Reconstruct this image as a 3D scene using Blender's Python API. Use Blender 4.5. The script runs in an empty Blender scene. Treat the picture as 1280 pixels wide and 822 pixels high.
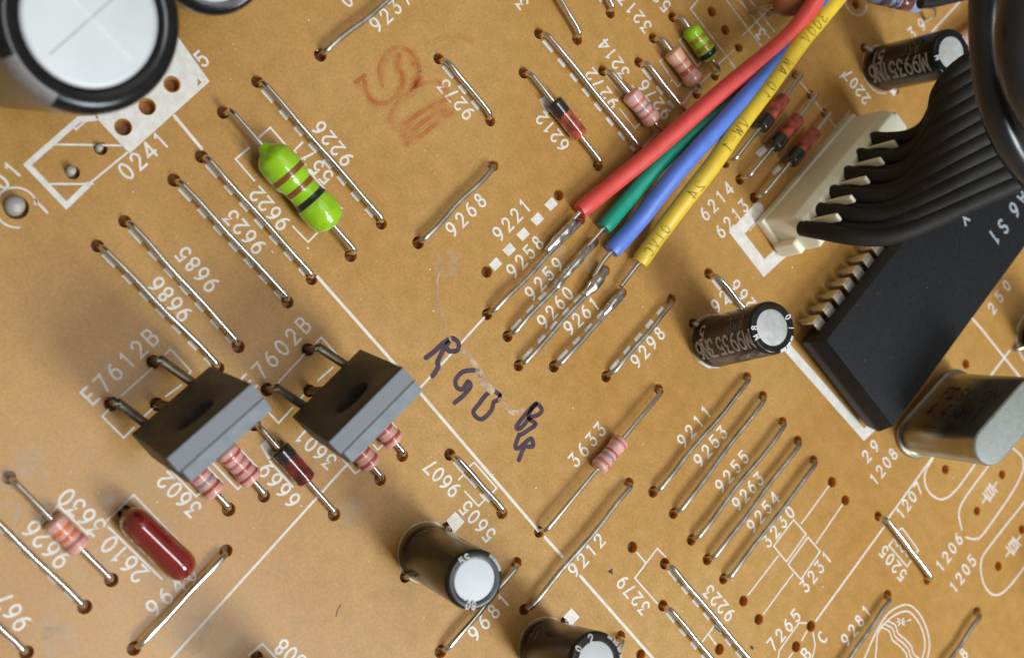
import bpy, bmesh, math, random
from mathutils import Vector, Matrix
random.seed(7)
R = math.radians
scene = bpy.context.scene
scene.unit_settings.system = 'METRIC'
scene.unit_settings.scale_length = 0.001          # one unit is one millimetre
scene.unit_settings.length_unit = 'MILLIMETERS'

# ------------------------------------------------------------------ camera
W, H = 1280.0, 822.0
FPX = 1600.0                                        # focal length in photo pixels
TX, TY, RZ = -0.51226, -0.0764, -0.00042            # tilt of the board as the camera sees it
ZC = 115.0                                          # mm from lens to board along the axis
_n = Vector((-TX, -TY, 1)).normalized()
_u = Vector((math.cos(RZ), math.sin(RZ), 0)); _u = (_u - _n * _u.dot(_n)).normalized()
_v = _n.cross(_u)
EX = (_u - _v) / math.sqrt(2)                       # board X: down-right in the photo
EY = (_u + _v) / math.sqrt(2)                       # board Y: up-right in the photo
EN = _n
def c2w(d): return Vector((d.dot(EX), d.dot(EY), d.dot(EN)))
CAM = -c2w(Vector((0, 0, -ZC)))
cam_d = bpy.data.cameras.new('Camera'); cam = bpy.data.objects.new('Camera', cam_d)
scene.collection.objects.link(cam); scene.camera = cam
cam_d.sensor_width = 36.0; cam_d.lens = FPX / W * 36.0
cx, cy, cz = c2w(Vector((1, 0, 0))), c2w(Vector((0, 1, 0))), c2w(Vector((0, 0, 1)))
M = Matrix((cx, cy, cz)).transposed().to_4x4(); M.translation = CAM
cam.matrix_world = M
cam_d.clip_start = 1.0; cam_d.clip_end = 5000.0
cam_d.dof.use_dof = True
cam_d.dof.focus_distance = 113.0
cam_d.dof.aperture_fstop = cam_d.lens / 1000.0 / 1.15   # a lens opening of about 1.15 mm

def ray(px, py): return c2w(Vector(((px - W/2) / FPX, -(py - H/2) / FPX, -1.0)))
def at(px, py, z=0.0):                              # the point at height z over the board seen at a photo pixel
    d = ray(px, py); t = (z - CAM.z) / d.z
    return CAM + d * t
def tz(x0, y0, pts, s=0.2555): return [(x0 + a * s, y0 + b * s) for a, b in pts]

# ------------------------------------------------------------------ light
world = bpy.data.worlds.new('World'); scene.world = world; world.use_nodes = True
bg = world.node_tree.nodes['Background']
bg.inputs[0].default_value = (1.0, 0.90, 0.76, 1); bg.inputs[1].default_value = 0.235
def area(name, loc, target, sx, sy, power, col):
    l = bpy.data.lights.new(name, 'AREA'); l.shape = 'RECTANGLE'; l.size = sx; l.size_y = sy
    l.energy = power; l.color = col
    o = bpy.data.objects.new(name, l); scene.collection.objects.link(o)
    o.location = loc
    o.rotation_euler = (Vector(target) - Vector(loc)).to_track_quat('-Z', 'Y').to_euler()
    return o
area('window_light', (320, -55, 350), (0, 0, 0), 110, 175, 1.86e6, (0.87, 0.955, 1.0))
area('skylight', (105, -35, 440), (0, 0, 0), 80, 170, 0.62e6, (0.93, 0.97, 1.0))
area('ceiling_light', (-60, 160, 560), (0, 0, 0), 300, 300, 0.30e6, (1.0, 0.90, 0.78))
vs = scene.view_settings
vs.view_transform = 'Standard'; vs.look = 'None'; vs.exposure = 0.0; vs.gamma = 1.0; vs.use_curve_mapping = False

# ------------------------------------------------------------------ materials
def new_mat(name):
    m = bpy.data.materials.new(name); m.use_nodes = True
    return m, m.node_tree, m.node_tree.nodes['Principled BSDF']
def mat(name, col, rough=0.5, metal=0.0, var=0.12, scale=3.0, bump=0.0, bscale=20.0, coat=0.0, spec=0.5, sss=0.0, trans=0.0, alpha=None, detail=4):
    m, nt, p = new_mat(name); N, L = nt.nodes, nt.links
    tc = N.new('ShaderNodeTexCoord')
    no = N.new('ShaderNodeTexNoise'); no.inputs['Scale'].default_value = scale; no.inputs['Detail'].default_value = detail
    L.new(tc.outputs['Object'], no.inputs['Vector'])
    ra = N.new('ShaderNodeValToRGB'); e = ra.color_ramp.elements
    e[0].position = 0.3; e[1].position = 0.72
    e[0].color = [max(0, c * (1 - var)) for c in col] + [1]
    e[1].color = [min(1, c * (1 + var)) for c in col] + [1]
    L.new(no.outputs['Fac'], ra.inputs['Fac']); L.new(ra.outputs['Color'], p.inputs['Base Color'])
    mr = N.new('ShaderNodeMapRange'); mr.inputs['To Min'].default_value = rough * 0.85; mr.inputs['To Max'].default_value = min(1, rough * 1.18)
    L.new(no.outputs['Fac'], mr.inputs['Value']); L.new(mr.outputs['Result'], p.inputs['Roughness'])
    p.inputs['Metallic'].default_value = metal
    p.inputs['Coat Weight'].default_value = coat; p.inputs['Coat Roughness'].default_value = 0.08
    p.inputs['Specular IOR Level'].default_value = spec
    if sss: p.inputs['Subsurface Weight'].default_value = sss; p.inputs['Subsurface Radius'].default_value = (1.0, 0.6, 0.3); p.inputs['Subsurface Scale'].default_value = 0.6
    if trans: p.inputs['Transmission Weight'].default_value = trans
    if bump:
        b = N.new('ShaderNodeBump'); b.inputs['Strength'].default_value = bump; b.inputs['Distance'].default_value = 0.1
        n2 = N.new('ShaderNodeTexNoise'); n2.inputs['Scale'].default_value = bscale; n2.inputs['Detail'].default_value = 3
        L.new(tc.outputs['Object'], n2.inputs['Vector']); L.new(n2.outputs['Fac'], b.inputs['Height']); L.new(b.outputs['Normal'], p.inputs['Normal'])
    if alpha is not None:
        n3 = N.new('ShaderNodeTexNoise'); n3.inputs['Scale'].default_value = alpha[2]; n3.inputs['Detail'].default_value = 3
        L.new(tc.outputs['Object'], n3.inputs['Vector'])
        m3 = N.new('ShaderNodeMapRange'); m3.inputs['From Min'].default_value = 0.35; m3.inputs['From Max'].default_value = 0.65
        m3.inputs['To Min'].default_value = alpha[0]; m3.inputs['To Max'].default_value = alpha[1]
        L.new(n3.outputs['Fac'], m3.inputs['Value']); L.new(m3.outputs['Result'], p.inputs['Alpha'])
    return m

def board_mat(name, wall=False):
    m, nt, p = new_mat(name); N, L = nt.nodes, nt.links
    tc = N.new('ShaderNodeTexCoord')
    def noise(s, d): 
        n = N.new('ShaderNodeTexNoise'); n.inputs['Scale'].default_value = s; n.inputs['Detail'].default_value = d
        L.new(tc.outputs['Object'], n.inputs['Vector']); return n
    big, mid, fine = noise(0.045, 3), noise(0.7, 5), noise(4.0, 5)
    def ramp(src, a, b, p0=0.3, p1=0.7):
        r = N.new('ShaderNodeValToRGB'); r.color_ramp.elements[0].position = p0; r.color_ramp.elements[1].position = p1
        r.color_ramp.elements[0].color = (*a, 1); r.color_ramp.elements[1].color = (*b, 1)
        L.new(src, r.inputs['Fac']); return r.outputs['Color']
    def mix(kind, a, b, f):
        x = N.new('ShaderNodeMix'); x.data_type = 'RGBA'; x.blend_type = kind; x.inputs[0].default_value = f
        L.new(a, x.inputs[6]); L.new(b, x.inputs[7]); return x.outputs[2]
    if wall: base = ramp(big.outputs['Fac'], (0.62, 0.33, 0.08), (0.68, 0.38, 0.11))
    else: base = ramp(big.outputs['Fac'], (0.425, 0.212, 0.047), (0.492, 0.284, 0.090))
    c = mix('MULTIPLY', base, ramp(mid.outputs['Fac'], (0.90, 0.91, 0.82), (1.07, 1.05, 1.06)), 1.0)
    c = mix('MULTIPLY', c, ramp(fine.outputs['Fac'], (0.86, 0.88, 0.76), (1.14, 1.10, 1.20)), 1.0)
    L.new(c, p.inputs['Base Color'])
    p.inputs['Roughness'].default_value = 0.42; p.inputs['Specular IOR Level'].default_value = 0.45
    mr = N.new('ShaderNodeMapRange'); mr.inputs['To Min'].default_value = 0.30; mr.inputs['To Max'].default_value = 0.52
    mr.inputs['To Min'].default_value = 0.26; mr.inputs['To Max'].default_value = 0.44; L.new(mid.outputs['Fac'], mr.inputs['Value']); L.new(mr.outputs['Result'], p.inputs['Roughness'])
    b = N.new('ShaderNodeBump'); b.inputs['Strength'].default_value = 0.12; b.inputs['Distance'].default_value = 0.05
    L.new(fine.outputs['Fac'], b.inputs['Height']); L.new(b.outputs['Normal'], p.inputs['Normal'])
    if wall:
        p.inputs['Subsurface Weight'].default_value = 0.85; p.inputs['Subsurface Radius'].default_value = (1.15, 0.6, 0.18); p.inputs['Subsurface Scale'].default_value = 1.0
    return m

MB_BOARD = board_mat('phenolic_board'); MB_WALL = board_mat('phenolic_hole_wall', True)
M_COPPER = mat('brown_resist_layer', (0.30, 0.12, 0.025), 0.5, 0.0, var=0.3, scale=1.5)
M_SILK = mat('white_silkscreen', (0.80, 0.76, 0.70), 0.6, var=0.06, scale=4, alpha=(0.85, 1.0, 1.2))
M_SILK_THIN = mat('thin_silkscreen', (0.80, 0.74, 0.68), 0.6, var=0.06, scale=4, alpha=(0.5, 0.95, 1.2))
M_TIN = mat('tinned_wire', (0.70, 0.68, 0.63), 0.22, 1.0, var=0.12, scale=0.8)
M_TIN_DULL = mat('dull_tinned_wire', (0.56, 0.54, 0.49), 0.32, 1.0, var=0.25, scale=0.9, bump=0.22, bscale=1.3)
M_SOLDER = mat('solder', (0.66, 0.66, 0.64), 0.24, 1.0, var=0.15, scale=0.8, bump=0.35, bscale=1.1)
M_LEADDARK = mat('oxidised_lead', (0.20, 0.175, 0.13), 0.36, 0.9, var=0.3, scale=1.5)
M_PINK = mat('pink_resistor_lacquer', (0.68, 0.36, 0.31), 0.3, var=0.12, scale=2, coat=0.6, sss=0.15, bump=0.1, bscale=3)
M_TAN = mat('tan_resistor_lacquer', (0.66, 0.36, 0.24), 0.32, var=0.1, scale=2, coat=0.5)
M_BAND_RED = mat('red_band', (0.42, 0.07, 0.05), 0.35, coat=0.5)
M_BAND_ROSE = mat('rose_band', (0.50, 0.16, 0.14), 0.35, coat=0.5)
M_BAND_GREY = mat('grey_band', (0.25, 0.22, 0.24), 0.35, coat=0.5)
M_BAND_ORANGE = mat('orange_band', (0.68, 0.16, 0.06), 0.35, coat=0.5)
M_BAND_BROWN = mat('brown_band', (0.22, 0.065, 0.012), 0.35, coat=0.5)
M_BAND_BLACK = mat('black_band', (0.012, 0.014, 0.012), 0.3, coat=0.5)
M_BAND_GOLD = mat('gold_band', (0.42, 0.28, 0.04), 0.3, 0.4, coat=0.5)
M_GREEN = mat('green_lacquer', (0.30, 0.58, 0.008), 0.22, var=0.12, scale=1.0, coat=0.9, sss=0.1, bump=0.08, bscale=1.2)
M_DIODE = mat('orange_glass', (0.42, 0.07, 0.035), 0.10, var=0.75, scale=1.1, coat=1.0, trans=0.2)
M_DIODE_DK = mat('dark_red_glass', (0.17, 0.018, 0.012), 0.10, var=0.8, scale=1.0, coat=1.0, trans=0.2)
M_DIODE_BLACK = mat('black_diode_band', (0.02, 0.014, 0.012), 0.2, coat=0.8)
M_SLEEVE = mat('black_pvc_sleeve', (0.010, 0.010, 0.011), 0.17, var=0.25, scale=1.2, spec=0.28, bump=0.04, bscale=0.8)
M_SLEEVE_BR = mat('brown_black_sleeve', (0.022, 0.019, 0.015), 0.20, var=0.25, scale=1.0, spec=0.25, bump=0.06, bscale=0.8)
M_SLEEVE_GR = mat('grey_sleeve_stripe', (0.17, 0.16, 0.15), 0.36, var=0.15)
M_ALU = mat('aluminium_can_top', (0.44, 0.45, 0.46), 0.58, 0.40, var=0.10, scale=0.7, bump=0.25, bscale=0.5)
M_ALU_BIG = mat('large_can_top', (0.50, 0.52, 0.53), 0.5, 0.25, var=0.07, scale=0.3, bump=0.06, bscale=0.4)
M_SCORE = mat('vent_score_groove', (0.22, 0.23, 0.24), 0.6, 0.2)
M_ALU_GREY = mat('grey_can_top', (0.58, 0.60, 0.60), 0.5, 0.6, var=0.08, scale=1.6, bump=0.2, bscale=2)
M_PRINT_GREY = mat('grey_sleeve_print', (0.52, 0.53, 0.55), 0.5, var=0.15, scale=6, alpha=(0.55, 1.0, 6))
M_PRINT_WHITE = mat('pale_sleeve_print', (0.62, 0.66, 0.72), 0.5, var=0.1, scale=6)
M_PRINT_DIM = mat('dim_sleeve_print', (0.13, 0.125, 0.115), 0.5, var=0.2, scale=6, alpha=(0.4, 1.0, 5))
M_FILM = mat('dark_red_dipped_lacquer', (0.20, 0.012, 0.010), 0.10, var=0.2, scale=0.8, coat=1.0)
M_PLASTIC = mat('dark_transistor_plastic', (0.048, 0.044, 0.033), 0.45, spec=0.3, var=0.15, scale=0.8, bump=0.12, bscale=3)
M_PLASTIC_END = mat('lit_transistor_end', (0.125, 0.138, 0.155), 0.46, var=0.1, scale=0.9, bump=0.1, bscale=3)  # bluish grey puts the window light on the end face into its colour
M_PLASTIC_BACK = mat('lit_transistor_back', (0.19, 0.207, 0.235), 0.5, var=0.12, scale=0.9, bump=0.1, bscale=3)  # same plastic lightened further, for the window light its slope catches
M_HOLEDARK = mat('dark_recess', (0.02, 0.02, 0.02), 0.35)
M_IC = mat('ic_plastic', (0.011, 0.0125, 0.015), 0.45, spec=0.22, var=0.15, scale=2, bump=0.35, bscale=9)
M_ICPRINT = mat('ic_print', (0.42, 0.47, 0.55), 0.55, var=0.12, scale=5, alpha=(0.7, 1.0, 5))
M_PIN = mat('ic_pin_tin', (0.72, 0.68, 0.60), 0.30, 0.85, var=0.15, scale=2)
M_PINDOME = mat('matte_tin_pin', (0.44, 0.42, 0.385), 0.62, 0.3, var=0.15, scale=1.2, bump=0.2, bscale=1.5)
M_CAN = mat('crystal_can', (0.33, 0.305, 0.25), 0.30, 1.0, var=0.1, scale=0.6, bump=0.05, bscale=1.5)
M_CANTOP = mat('crystal_can_top', (0.26, 0.27, 0.255), 0.55, 0.4, var=0.1, scale=2, bump=0.2, bscale=5)
M_CANPRINT = mat('black_crystal_print', (0.03, 0.028, 0.025), 0.5, alpha=(0.15, 0.75, 1.0))
M_CREAM = mat('cream_nylon', (0.88, 0.84, 0.67), 0.42, var=0.05, scale=0.3, sss=0.35, spec=0.4)
M_RED = mat('red_insulation', (0.72, 0.075, 0.062), 0.38, var=0.07, scale=1, bump=0.2, bscale=0.5)
M_GREENW = mat('green_insulation', (0.0, 0.30, 0.205), 0.36, var=0.08, scale=1, bump=0.2, bscale=0.5)
M_BLUE = mat('blue_insulation', (0.10, 0.21, 0.70), 0.36, var=0.08, scale=1, bump=0.2, bscale=0.5)
M_YELLOW = mat('yellow_insulation', (0.78, 0.54, 0.035), 0.38, var=0.07, scale=1, bump=0.2, bscale=0.5)
M_WIREPRINT = mat('dark_wire_print', (0.16, 0.11, 0.025), 0.5, alpha=(0.10, 0.70, 1.0))
M_BLACKW = mat('black_insulation', (0.014, 0.012, 0.010), 0.62, spec=0.3, var=0.2, scale=0.8, bump=0.05, bscale=2)
M_BLACKC = mat('black_cable_jacket', (0.018, 0.018, 0.020), 0.26, var=0.2, scale=0.5)
M_DISC = mat('orange_ceramic', (0.36, 0.13, 0.06), 0.45, var=0.12, scale=0.7, bump=0.15, bscale=1.5)
M_VIOLET = mat('blue_grey_lacquer', (0.33, 0.40, 0.60), 0.3, var=0.1, coat=0.5)
M_VIOLET_BAND = mat('violet_band', (0.16, 0.10, 0.20), 0.3, coat=0.5)
M_MAROON = mat('maroon_lacquer', (0.20, 0.06, 0.035), 0.3, coat=0.5)
M_INK = mat('purple_black_marker_ink', (0.048, 0.020, 0.046), 0.45, var=0.4, scale=1.2, alpha=(0.78, 1.0, 2.0))
M_STAMP = mat('faded_red_stamp_ink', (0.60, 0.12, 0.015), 0.5, alpha=(0.02, 0.42, 0.55))
M_STAMP2 = mat('faint_red_stamp_ink', (0.60, 0.13, 0.02), 0.5, alpha=(0.0, 0.16, 0.45))
M_SCRATCH = mat('pale_scratch', (0.62, 0.42, 0.26), 0.6, alpha=(0.0, 0.8, 1.2))
M_CHIP = mat('chipped_laminate', (0.66, 0.46, 0.32), 0.6, alpha=(0.2, 0.9, 1.2))
M_SMUDGE = mat('flux_residue', (0.70, 0.58, 0.44), 0.5, alpha=(0.0, 0.30, 0.9))
M_SPECK = mat('black_speck', (0.02, 0.015, 0.01), 0.5)
M_DUST = mat('pale_dust', (0.75, 0.65, 0.5), 0.7)

# ------------------------------------------------------------------ mesh helpers
class MB:
    def __init__(s): s.v, s.f, s.m = [], [], []
    def add(s, vs, fs, mi=0):
        o = len(s.v); s.v += [Vector(x) for x in vs]; s.f += [tuple(i + o for i in f) for f in fs]; s.m += [mi] * len(fs); return s
def frame_of(axis, ref=None):
    a = Vector(axis).normalized()
    r = Vector(ref) if ref is not None else (Vector((0, 0, 1)) if abs(a.z) < 0.9 else Vector((1, 0, 0)))
    x = (r - a * r.dot(a)).normalized(); y = a.cross(x)
    return x, y, a
def smooth_path(pts, n=6):
    P = [Vector(p) for p in pts]
    if len(P) < 3: return P
    out = []
    for i in range(len(P) - 1):
        p0 = P[i-1] if i else P[0] * 2 - P[1]; p1, p2 = P[i], P[i+1]
        p3 = P[i+2] if i + 2 < len(P) else P[-1] * 2 - P[-2]
        for k in range(n):
            t = k / n
            out.append(0.5 * ((2*p1) + (p2-p0)*t + (2*p0-5*p1+4*p2-p3)*t*t + (3*p1-p0-3*p2+p3)*t**3))
    out.append(P[-1]); return out
def frames(pts, ref=None):
    T = []
    for i in range(len(pts)):
        a = pts[max(0, i-1)]; b = pts[min(len(pts)-1, i+1)]; T.append((b - a).normalized())
    x, y, _ = frame_of(T[0], ref); F = []
    for t in T:
        x = (x - t * x.dot(t)).normalized(); F.append((x, t.cross(x), t))
    return F
def tube(mb, pts, r, seg=12, cap=True, ref=None, mi=0, wob=0.0):
    pts = [Vector(p) for p in pts]; F = frames(pts, ref); n = len(pts); vs, fs = [], []
    for i, p in enumerate(pts):
        ri = r[i] if isinstance(r, list) else r
        rx, ry = ri if isinstance(ri, (list, tuple)) else (ri, ri)
        x, y, _ = F[i]
        for k in range(seg):
            a = 2*math.pi*k/seg; w = 1 + (random.uniform(-wob, wob) if wob else 0)
            vs.append(p + x * math.cos(a) * rx * w + y * math.sin(a) * ry * w)
    for i in range(n - 1):
        for k in range(seg):
            fs.append((i*seg+k, i*seg+(k+1) % seg, (i+1)*seg+(k+1) % seg, (i+1)*seg+k))
    if cap: fs.append(tuple(range(seg-1, -1, -1))); fs.append(tuple((n-1)*seg+k for k in range(seg)))
    return mb.add(vs, fs, mi)
def lathe(mb, prof, org, axis, seg=32, ref=None, mi=0, squash=1.0):
    x, y, a = frame_of(axis, ref); org = Vector(org); vs, fs = [], []
    for r, z in prof:
        for k in range(seg):
            t = 2*math.pi*k/seg
            vs.append(org + a*z + x*math.cos(t)*r + y*math.sin(t)*r*squash)
    for i in range(len(prof)-1):
        for k in range(seg):
            fs.append((i*seg+k, i*seg+(k+1) % seg, (i+1)*seg+(k+1) % seg, (i+1)*seg+k))
    if prof[0][0] > 1e-6: fs.append(tuple(range(seg-1, -1, -1)))
    if prof[-1][0] > 1e-6: fs.append(tuple((len(prof)-1)*seg+k for k in range(seg)))
    return mb.add(vs, fs, mi)
def prism(mb, poly, org, x, y, z, z0, z1, mi=0):     # polygon in (x, y), extruded along z
    org = Vector(org); n = len(poly); vs = [org + x*a + y*b + z*z0 for a, b in poly] + [org + x*a + y*b + z*z1 for a, b in poly]
    fs = [tuple(range(n-1, -1, -1)), tuple(range(n, 2*n))] + [(i, (i+1) % n, n+(i+1) % n, n+i) for i in range(n)]
    return mb.add(vs, fs, mi)
XA, YA, ZA = Vector((1, 0, 0)), Vector((0, 1, 0)), Vector((0, 0, 1))
def box(mb, c, sx, sy, sz, x=XA, y=YA, z=ZA, mi=0):
    return prism(mb, [(-sx/2, -sy/2), (sx/2, -sy/2), (sx/2, sy/2), (-sx/2, sy/2)], c, x, y, z, -sz/2, sz/2, mi)

col = scene.collection
def build(name, mb, mats, parent=None, smooth=True, angle=40, bevel=0, bseg=2):
    me = bpy.data.meshes.new(name)
    off = parent_loc(parent)
    me.from_pydata([v - off for v in mb.v], [], mb.f); me.update()
    if bevel or True:
        bm = bmesh.new(); bm.from_mesh(me)
        bmesh.ops.recalc_face_normals(bm, faces=bm.faces)
        if bevel: bmesh.ops.bevel(bm, geom=[e for e in bm.edges if e.is_manifold and e.calc_face_angle(0) > R(25)], offset=bevel, segments=bseg, profile=0.6, affect='EDGES', clamp_overlap=True)
        bm.to_mesh(me); bm.free()
    mats = mats if isinstance(mats, (list, tuple)) else [mats]
    for m in mats: me.materials.append(m)
    if not bevel and len(mb.m) == len(me.polygons): me.polygons.foreach_set('material_index', mb.m)
    if smooth:
        me.polygons.foreach_set('use_smooth', [True] * len(me.polygons))
        me.set_sharp_from_angle(angle=R(angle))
    o = bpy.data.objects.new(name, me); col.objects.link(o)
    if parent is not None: o.parent = parent
    return o
def parent_loc(p):
    v = Vector((0, 0, 0))
    while p is not None: v += p.location; p = p.parent
    return v
def thing(name, label, cat, loc=(0, 0, 0), group=None):
    o = bpy.data.objects.new(name, None); col.objects.link(o); o.location = loc
    o.empty_display_size = 1.0; o['label'] = label; o['category'] = cat
    if group: o['group'] = group
    return o
def tag(o, label, cat, group=None):
    o['label'] = label; o['category'] = cat
    if group: o['group'] = group
    return o

# ------------------------------------------------------------------ stroke lettering
def arc(cx_, cy_, rx, ry, a0, a1, n=10):
    return [(cx_ + rx*math.cos(R(a0+(a1-a0)*i/n)), cy_ + ry*math.sin(R(a0+(a1-a0)*i/n))) for i in range(n+1)]
G = {}
G['0'] = [arc(.5, .5, .36, .5, 90, 450, 18)]
G['1'] = [[(.34, .84), (.56, 1.0), (.56, 0)]]
G['2'] = [arc(.5, .70, .34, .30, 170, -35, 10) + [(.14, 0), (.88, 0)]]
G['3'] = [[(.16, 1), (.82, 1), (.48, .60)] + arc(.48, .31, .36, .31, 80, -160, 10)]
G['4'] = [[(.70, 1), (.10, .28), (.94, .28)], [(.72, 0), (.72, 1)]]
G['5'] = [[(.82, 1), (.24, 1), (.20, .56)] + arc(.48, .33, .36, .33, 120, -150, 11)]
G['6'] = [[(.70, 1.0), (.46, .90), (.27, .70), (.17, .46), (.15, .36)], arc(.5, .32, .35, .32, 160, 520, 18)]
G['7'] = [[(.14, 1), (.86, 1), (.40, 0)]]
G['8'] = [arc(.5, .76, .27, .24, -90, 270, 14), arc(.5, .27, .35, .27, 90, 450, 14)]
G['9'] = [[(.30, 0), (.54, .10), (.73, .30), (.83, .54), (.85, .64)], arc(.5, .68, .35, .32, -20, 340, 18)]
G['A'] = [[(.08, 0), (.5, 1), (.92, 0)], [(.24, .34), (.76, .34)]]
G['B'] = [[(.16, 0), (.16, 1)], [(.16, 1), (.54, 1)] + arc(.56, .77, .25, .23, 90, -90, 6) + [(.16, .54)], [(.54, .54)] + arc(.56, .27, .30, .27, 90, -90, 6) + [(.16, 0)]]
G['C'] = [arc(.55, .5, .40, .5, 50, 310, 12)]
G['D'] = [[(.16, 0), (.16, 1)], [(.16, 1), (.4, 1)] + arc(.42, .5, .42, .5, 90, -90, 9) + [(.16, 0)]]
G['E'] = [[(.84, 1), (.18, 1), (.18, 0), (.84, 0)], [(.18, .52), (.70, .52)]]
G['F'] = [[(.84, 1), (.18, 1), (.18, 0)], [(.18, .52), (.70, .52)]]
G['G'] = [arc(.52, .5, .40, .5, 50, 330, 12) + [(.90, .45), (.6, .45)]]
G['I'] = [[(.5, 0), (.5, 1)]]
G['K'] = [[(.16, 0), (.16, 1)], [(.85, 1), (.2, .45), (.9, 0)]]
G['M'] = [[(.06, 0), (.14, 1), (.5, .3), (.86, 1), (.94, 0)]]
G['N'] = [[(.14, 0), (.14, 1), (.86, 0), (.86, 1)]]
G['O'] = G['0']
G['S'] = [arc(.5, .75, .32, .25, 30, 270, 9) + arc(.5, .25, .34, .25, 90, -150, 9)[1:]]
G['V'] = [[(.08, 1), (.5, 0), (.92, 1)]]
G['W'] = [[(.04, 1), (.26, 0), (.5, .8), (.74, 0), (.96, 1)]]
G['Y'] = [[(.08, 1), (.5, .5), (.5, 0)], [(.92, 1), (.53, .53)]]
G['-'] = [[(.15, .5), (.85, .5)]]
G['.'] = [[(.45, .04), (.55, .04)]]
G['='] = [[(.15, .65), (.85, .65)], [(.15, .35), (.85, .35)]]

def ribbon2d(pts, w, close=False):
    P = [Vector((a, b)) for a, b in pts]; Q = [P[0]]
    for p in P[1:]:
        if (p - Q[-1]).length > 1e-5: Q.append(p)
    P = Q
    if len(P) < 2: return [], []
    closed = (P[0] - P[-1]).length < 1e-4 and len(P) > 3
    if closed: P = P[:-1]
    n = len(P); L, Rr = [], []
    for i in range(n):
        if closed: a, b = P[i-1], P[(i+1) % n]
        else: a, b = P[max(0, i-1)], P[min(n-1, i+1)]
        d0 = (P[i] - a); d1 = (b - P[i])
        d0 = d0.normalized() if d0.length > 1e-9 else d1.normalized()
        d1 = d1.normalized() if d1.length > 1e-9 else d0
        t = (d0 + d1); t = t.normalized() if t.length > 1e-4 else d1
        nn = Vector((-t.y, t.x)); c = max(0.5, abs(nn.dot(Vector((-d1.y, d1.x)))))
        L.append(P[i] + nn * (w/2/c)); Rr.append(P[i] - nn * (w/2/c))
    vs = L + Rr; fs = []
    for i in range(n if closed else n - 1):
        j = (i + 1) % n; fs.append((n+i, n+j, j, i))
    if not closed:
        for end, nxt, li, ri in ((0, 1, 0, n), (n-1, n-2, n-1, 2*n-1)):
            d = (P[end] - P[nxt]).normalized(); s = len(vs); k = 5
            nn = Vector((-d.y, d.x)); arcp = [P[end] + (nn*math.cos(math.pi*q/k) + d*math.sin(math.pi*q/k)) * w/2 for q in range(1, k)]
            vs += arcp
            first, last = (ri, li) if end == 0 else (li, ri)
            fs.append(tuple([first] + list(range(s, s+k-1)) + [last]))
    return vs, fs
def text_strokes(s, h, pitch, wratio=0.68):
    out = []; gw = h * wratio; x = -(len(s)-1) * pitch / 2
    for ch in s:
        for st in G.get(ch, []): out.append([(x + (a - .5) * gw, (b - .5) * h) for a, b in st])
        x += pitch
    return out
def densify(st, step):
    out = [st[0]]
    for a, b in zip(st, st[1:]):
        n = max(1, int(math.hypot(b[0]-a[0], b[1]-a[1]) / step))
        out += [(a[0]+(b[0]-a[0])*k/n, a[1]+(b[1]-a[1])*k/n) for k in range(1, n+1)]
    return out
def lay(mb, strokes, w, fn, dz=0.0035, step=None):
    for i, st in enumerate(strokes):
        if step: st = densify(st, step)
        vs, fs = ribbon2d(st, w)
        mb.add([fn(v.x, v.y, dz * (i % 4)) for v in vs], fs)

# ------------------------------------------------------------------ the board with its punched holes
HOLES = []                                           # (point, radius)
def hole(px, py, r=0.54):
    p = at(px, py)
    for q, _ in HOLES:
        if (q - p).length < 0.9: return p
    HOLES.append((p, r * random.uniform(0.95, 1.06))); return p

# ------------------------------------------------------------------ components (placed in a list first, so that the board knows every hole)
def dirz(a, b): d = b - a; d.z = 0; return d.normalized()
def bent_lead(P0, P1, zc, inset=0.2, bend=0.5, zbot=-1.05):
    d = dirz(P0, P1); a = P0 + d*inset; b = P1 - d*inset
    k = bend; up = ZA
    pts = [a + up*zbot, a + up*(zc-k)]
    for q in (30, 60, 90): pts.append(a + up*(zc-k) + d*k*(1-math.cos(R(q))) + up*k*math.sin(R(q)))
    e = []
    for q in (90, 60, 30): e.append(b + up*(zc-k) - d*k*(1-math.cos(R(q))) + up*k*math.sin(R(q)))
    return pts, e, [b + up*(zc-k), b + up*zbot], d
def jumper(h0, h1, label, zc=None, r=0.245, dull=False, dash=True, bend=0.55, group=None, sag=0.0):
    P0, P1 = hole(*h0), hole(*h1)
    if dull and bend == 0.55: bend = random.uniform(0.42, 0.72)
    if zc is None: zc = 1.0 if (P1-P0).x > abs((P1-P0).y) else 0.75
    a, e, f, d = bent_lead(P0, P1, zc, inset=0.26, bend=bend)
    mid = []
    am = random.uniform(0.03, 0.10) if dull else random.uniform(0.02, 0.05)
    n = 7; s, t = a[-1], e[0]; side = Vector((-d.y, d.x, 0))
    ph = random.uniform(0, 6.28)
    for i in range(1, n):
        u = i / n; p = s.lerp(t, u)
        mid.append(p + side * am * math.sin(3*u*math.pi + ph) + ZA * (sag*math.sin(u*math.pi) + 0.06*math.sin(4*u+ph)))
    mb = MB(); tube(mb, a + mid + e + f, r, 20)
    root = build('jumper_wire', shift(mb, P0), M_TIN_DULL if dull else M_TIN)
    root.location = P0
    tag(root, label, 'jumper wire', group)
    if dash: DASH.append((P0, P1))
    return root
def shift(mb, p):
    mb.v = [v - p for v in mb.v]; return mb
DASH = []
JG = 'bare tinned jumper wires on the board'

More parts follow.
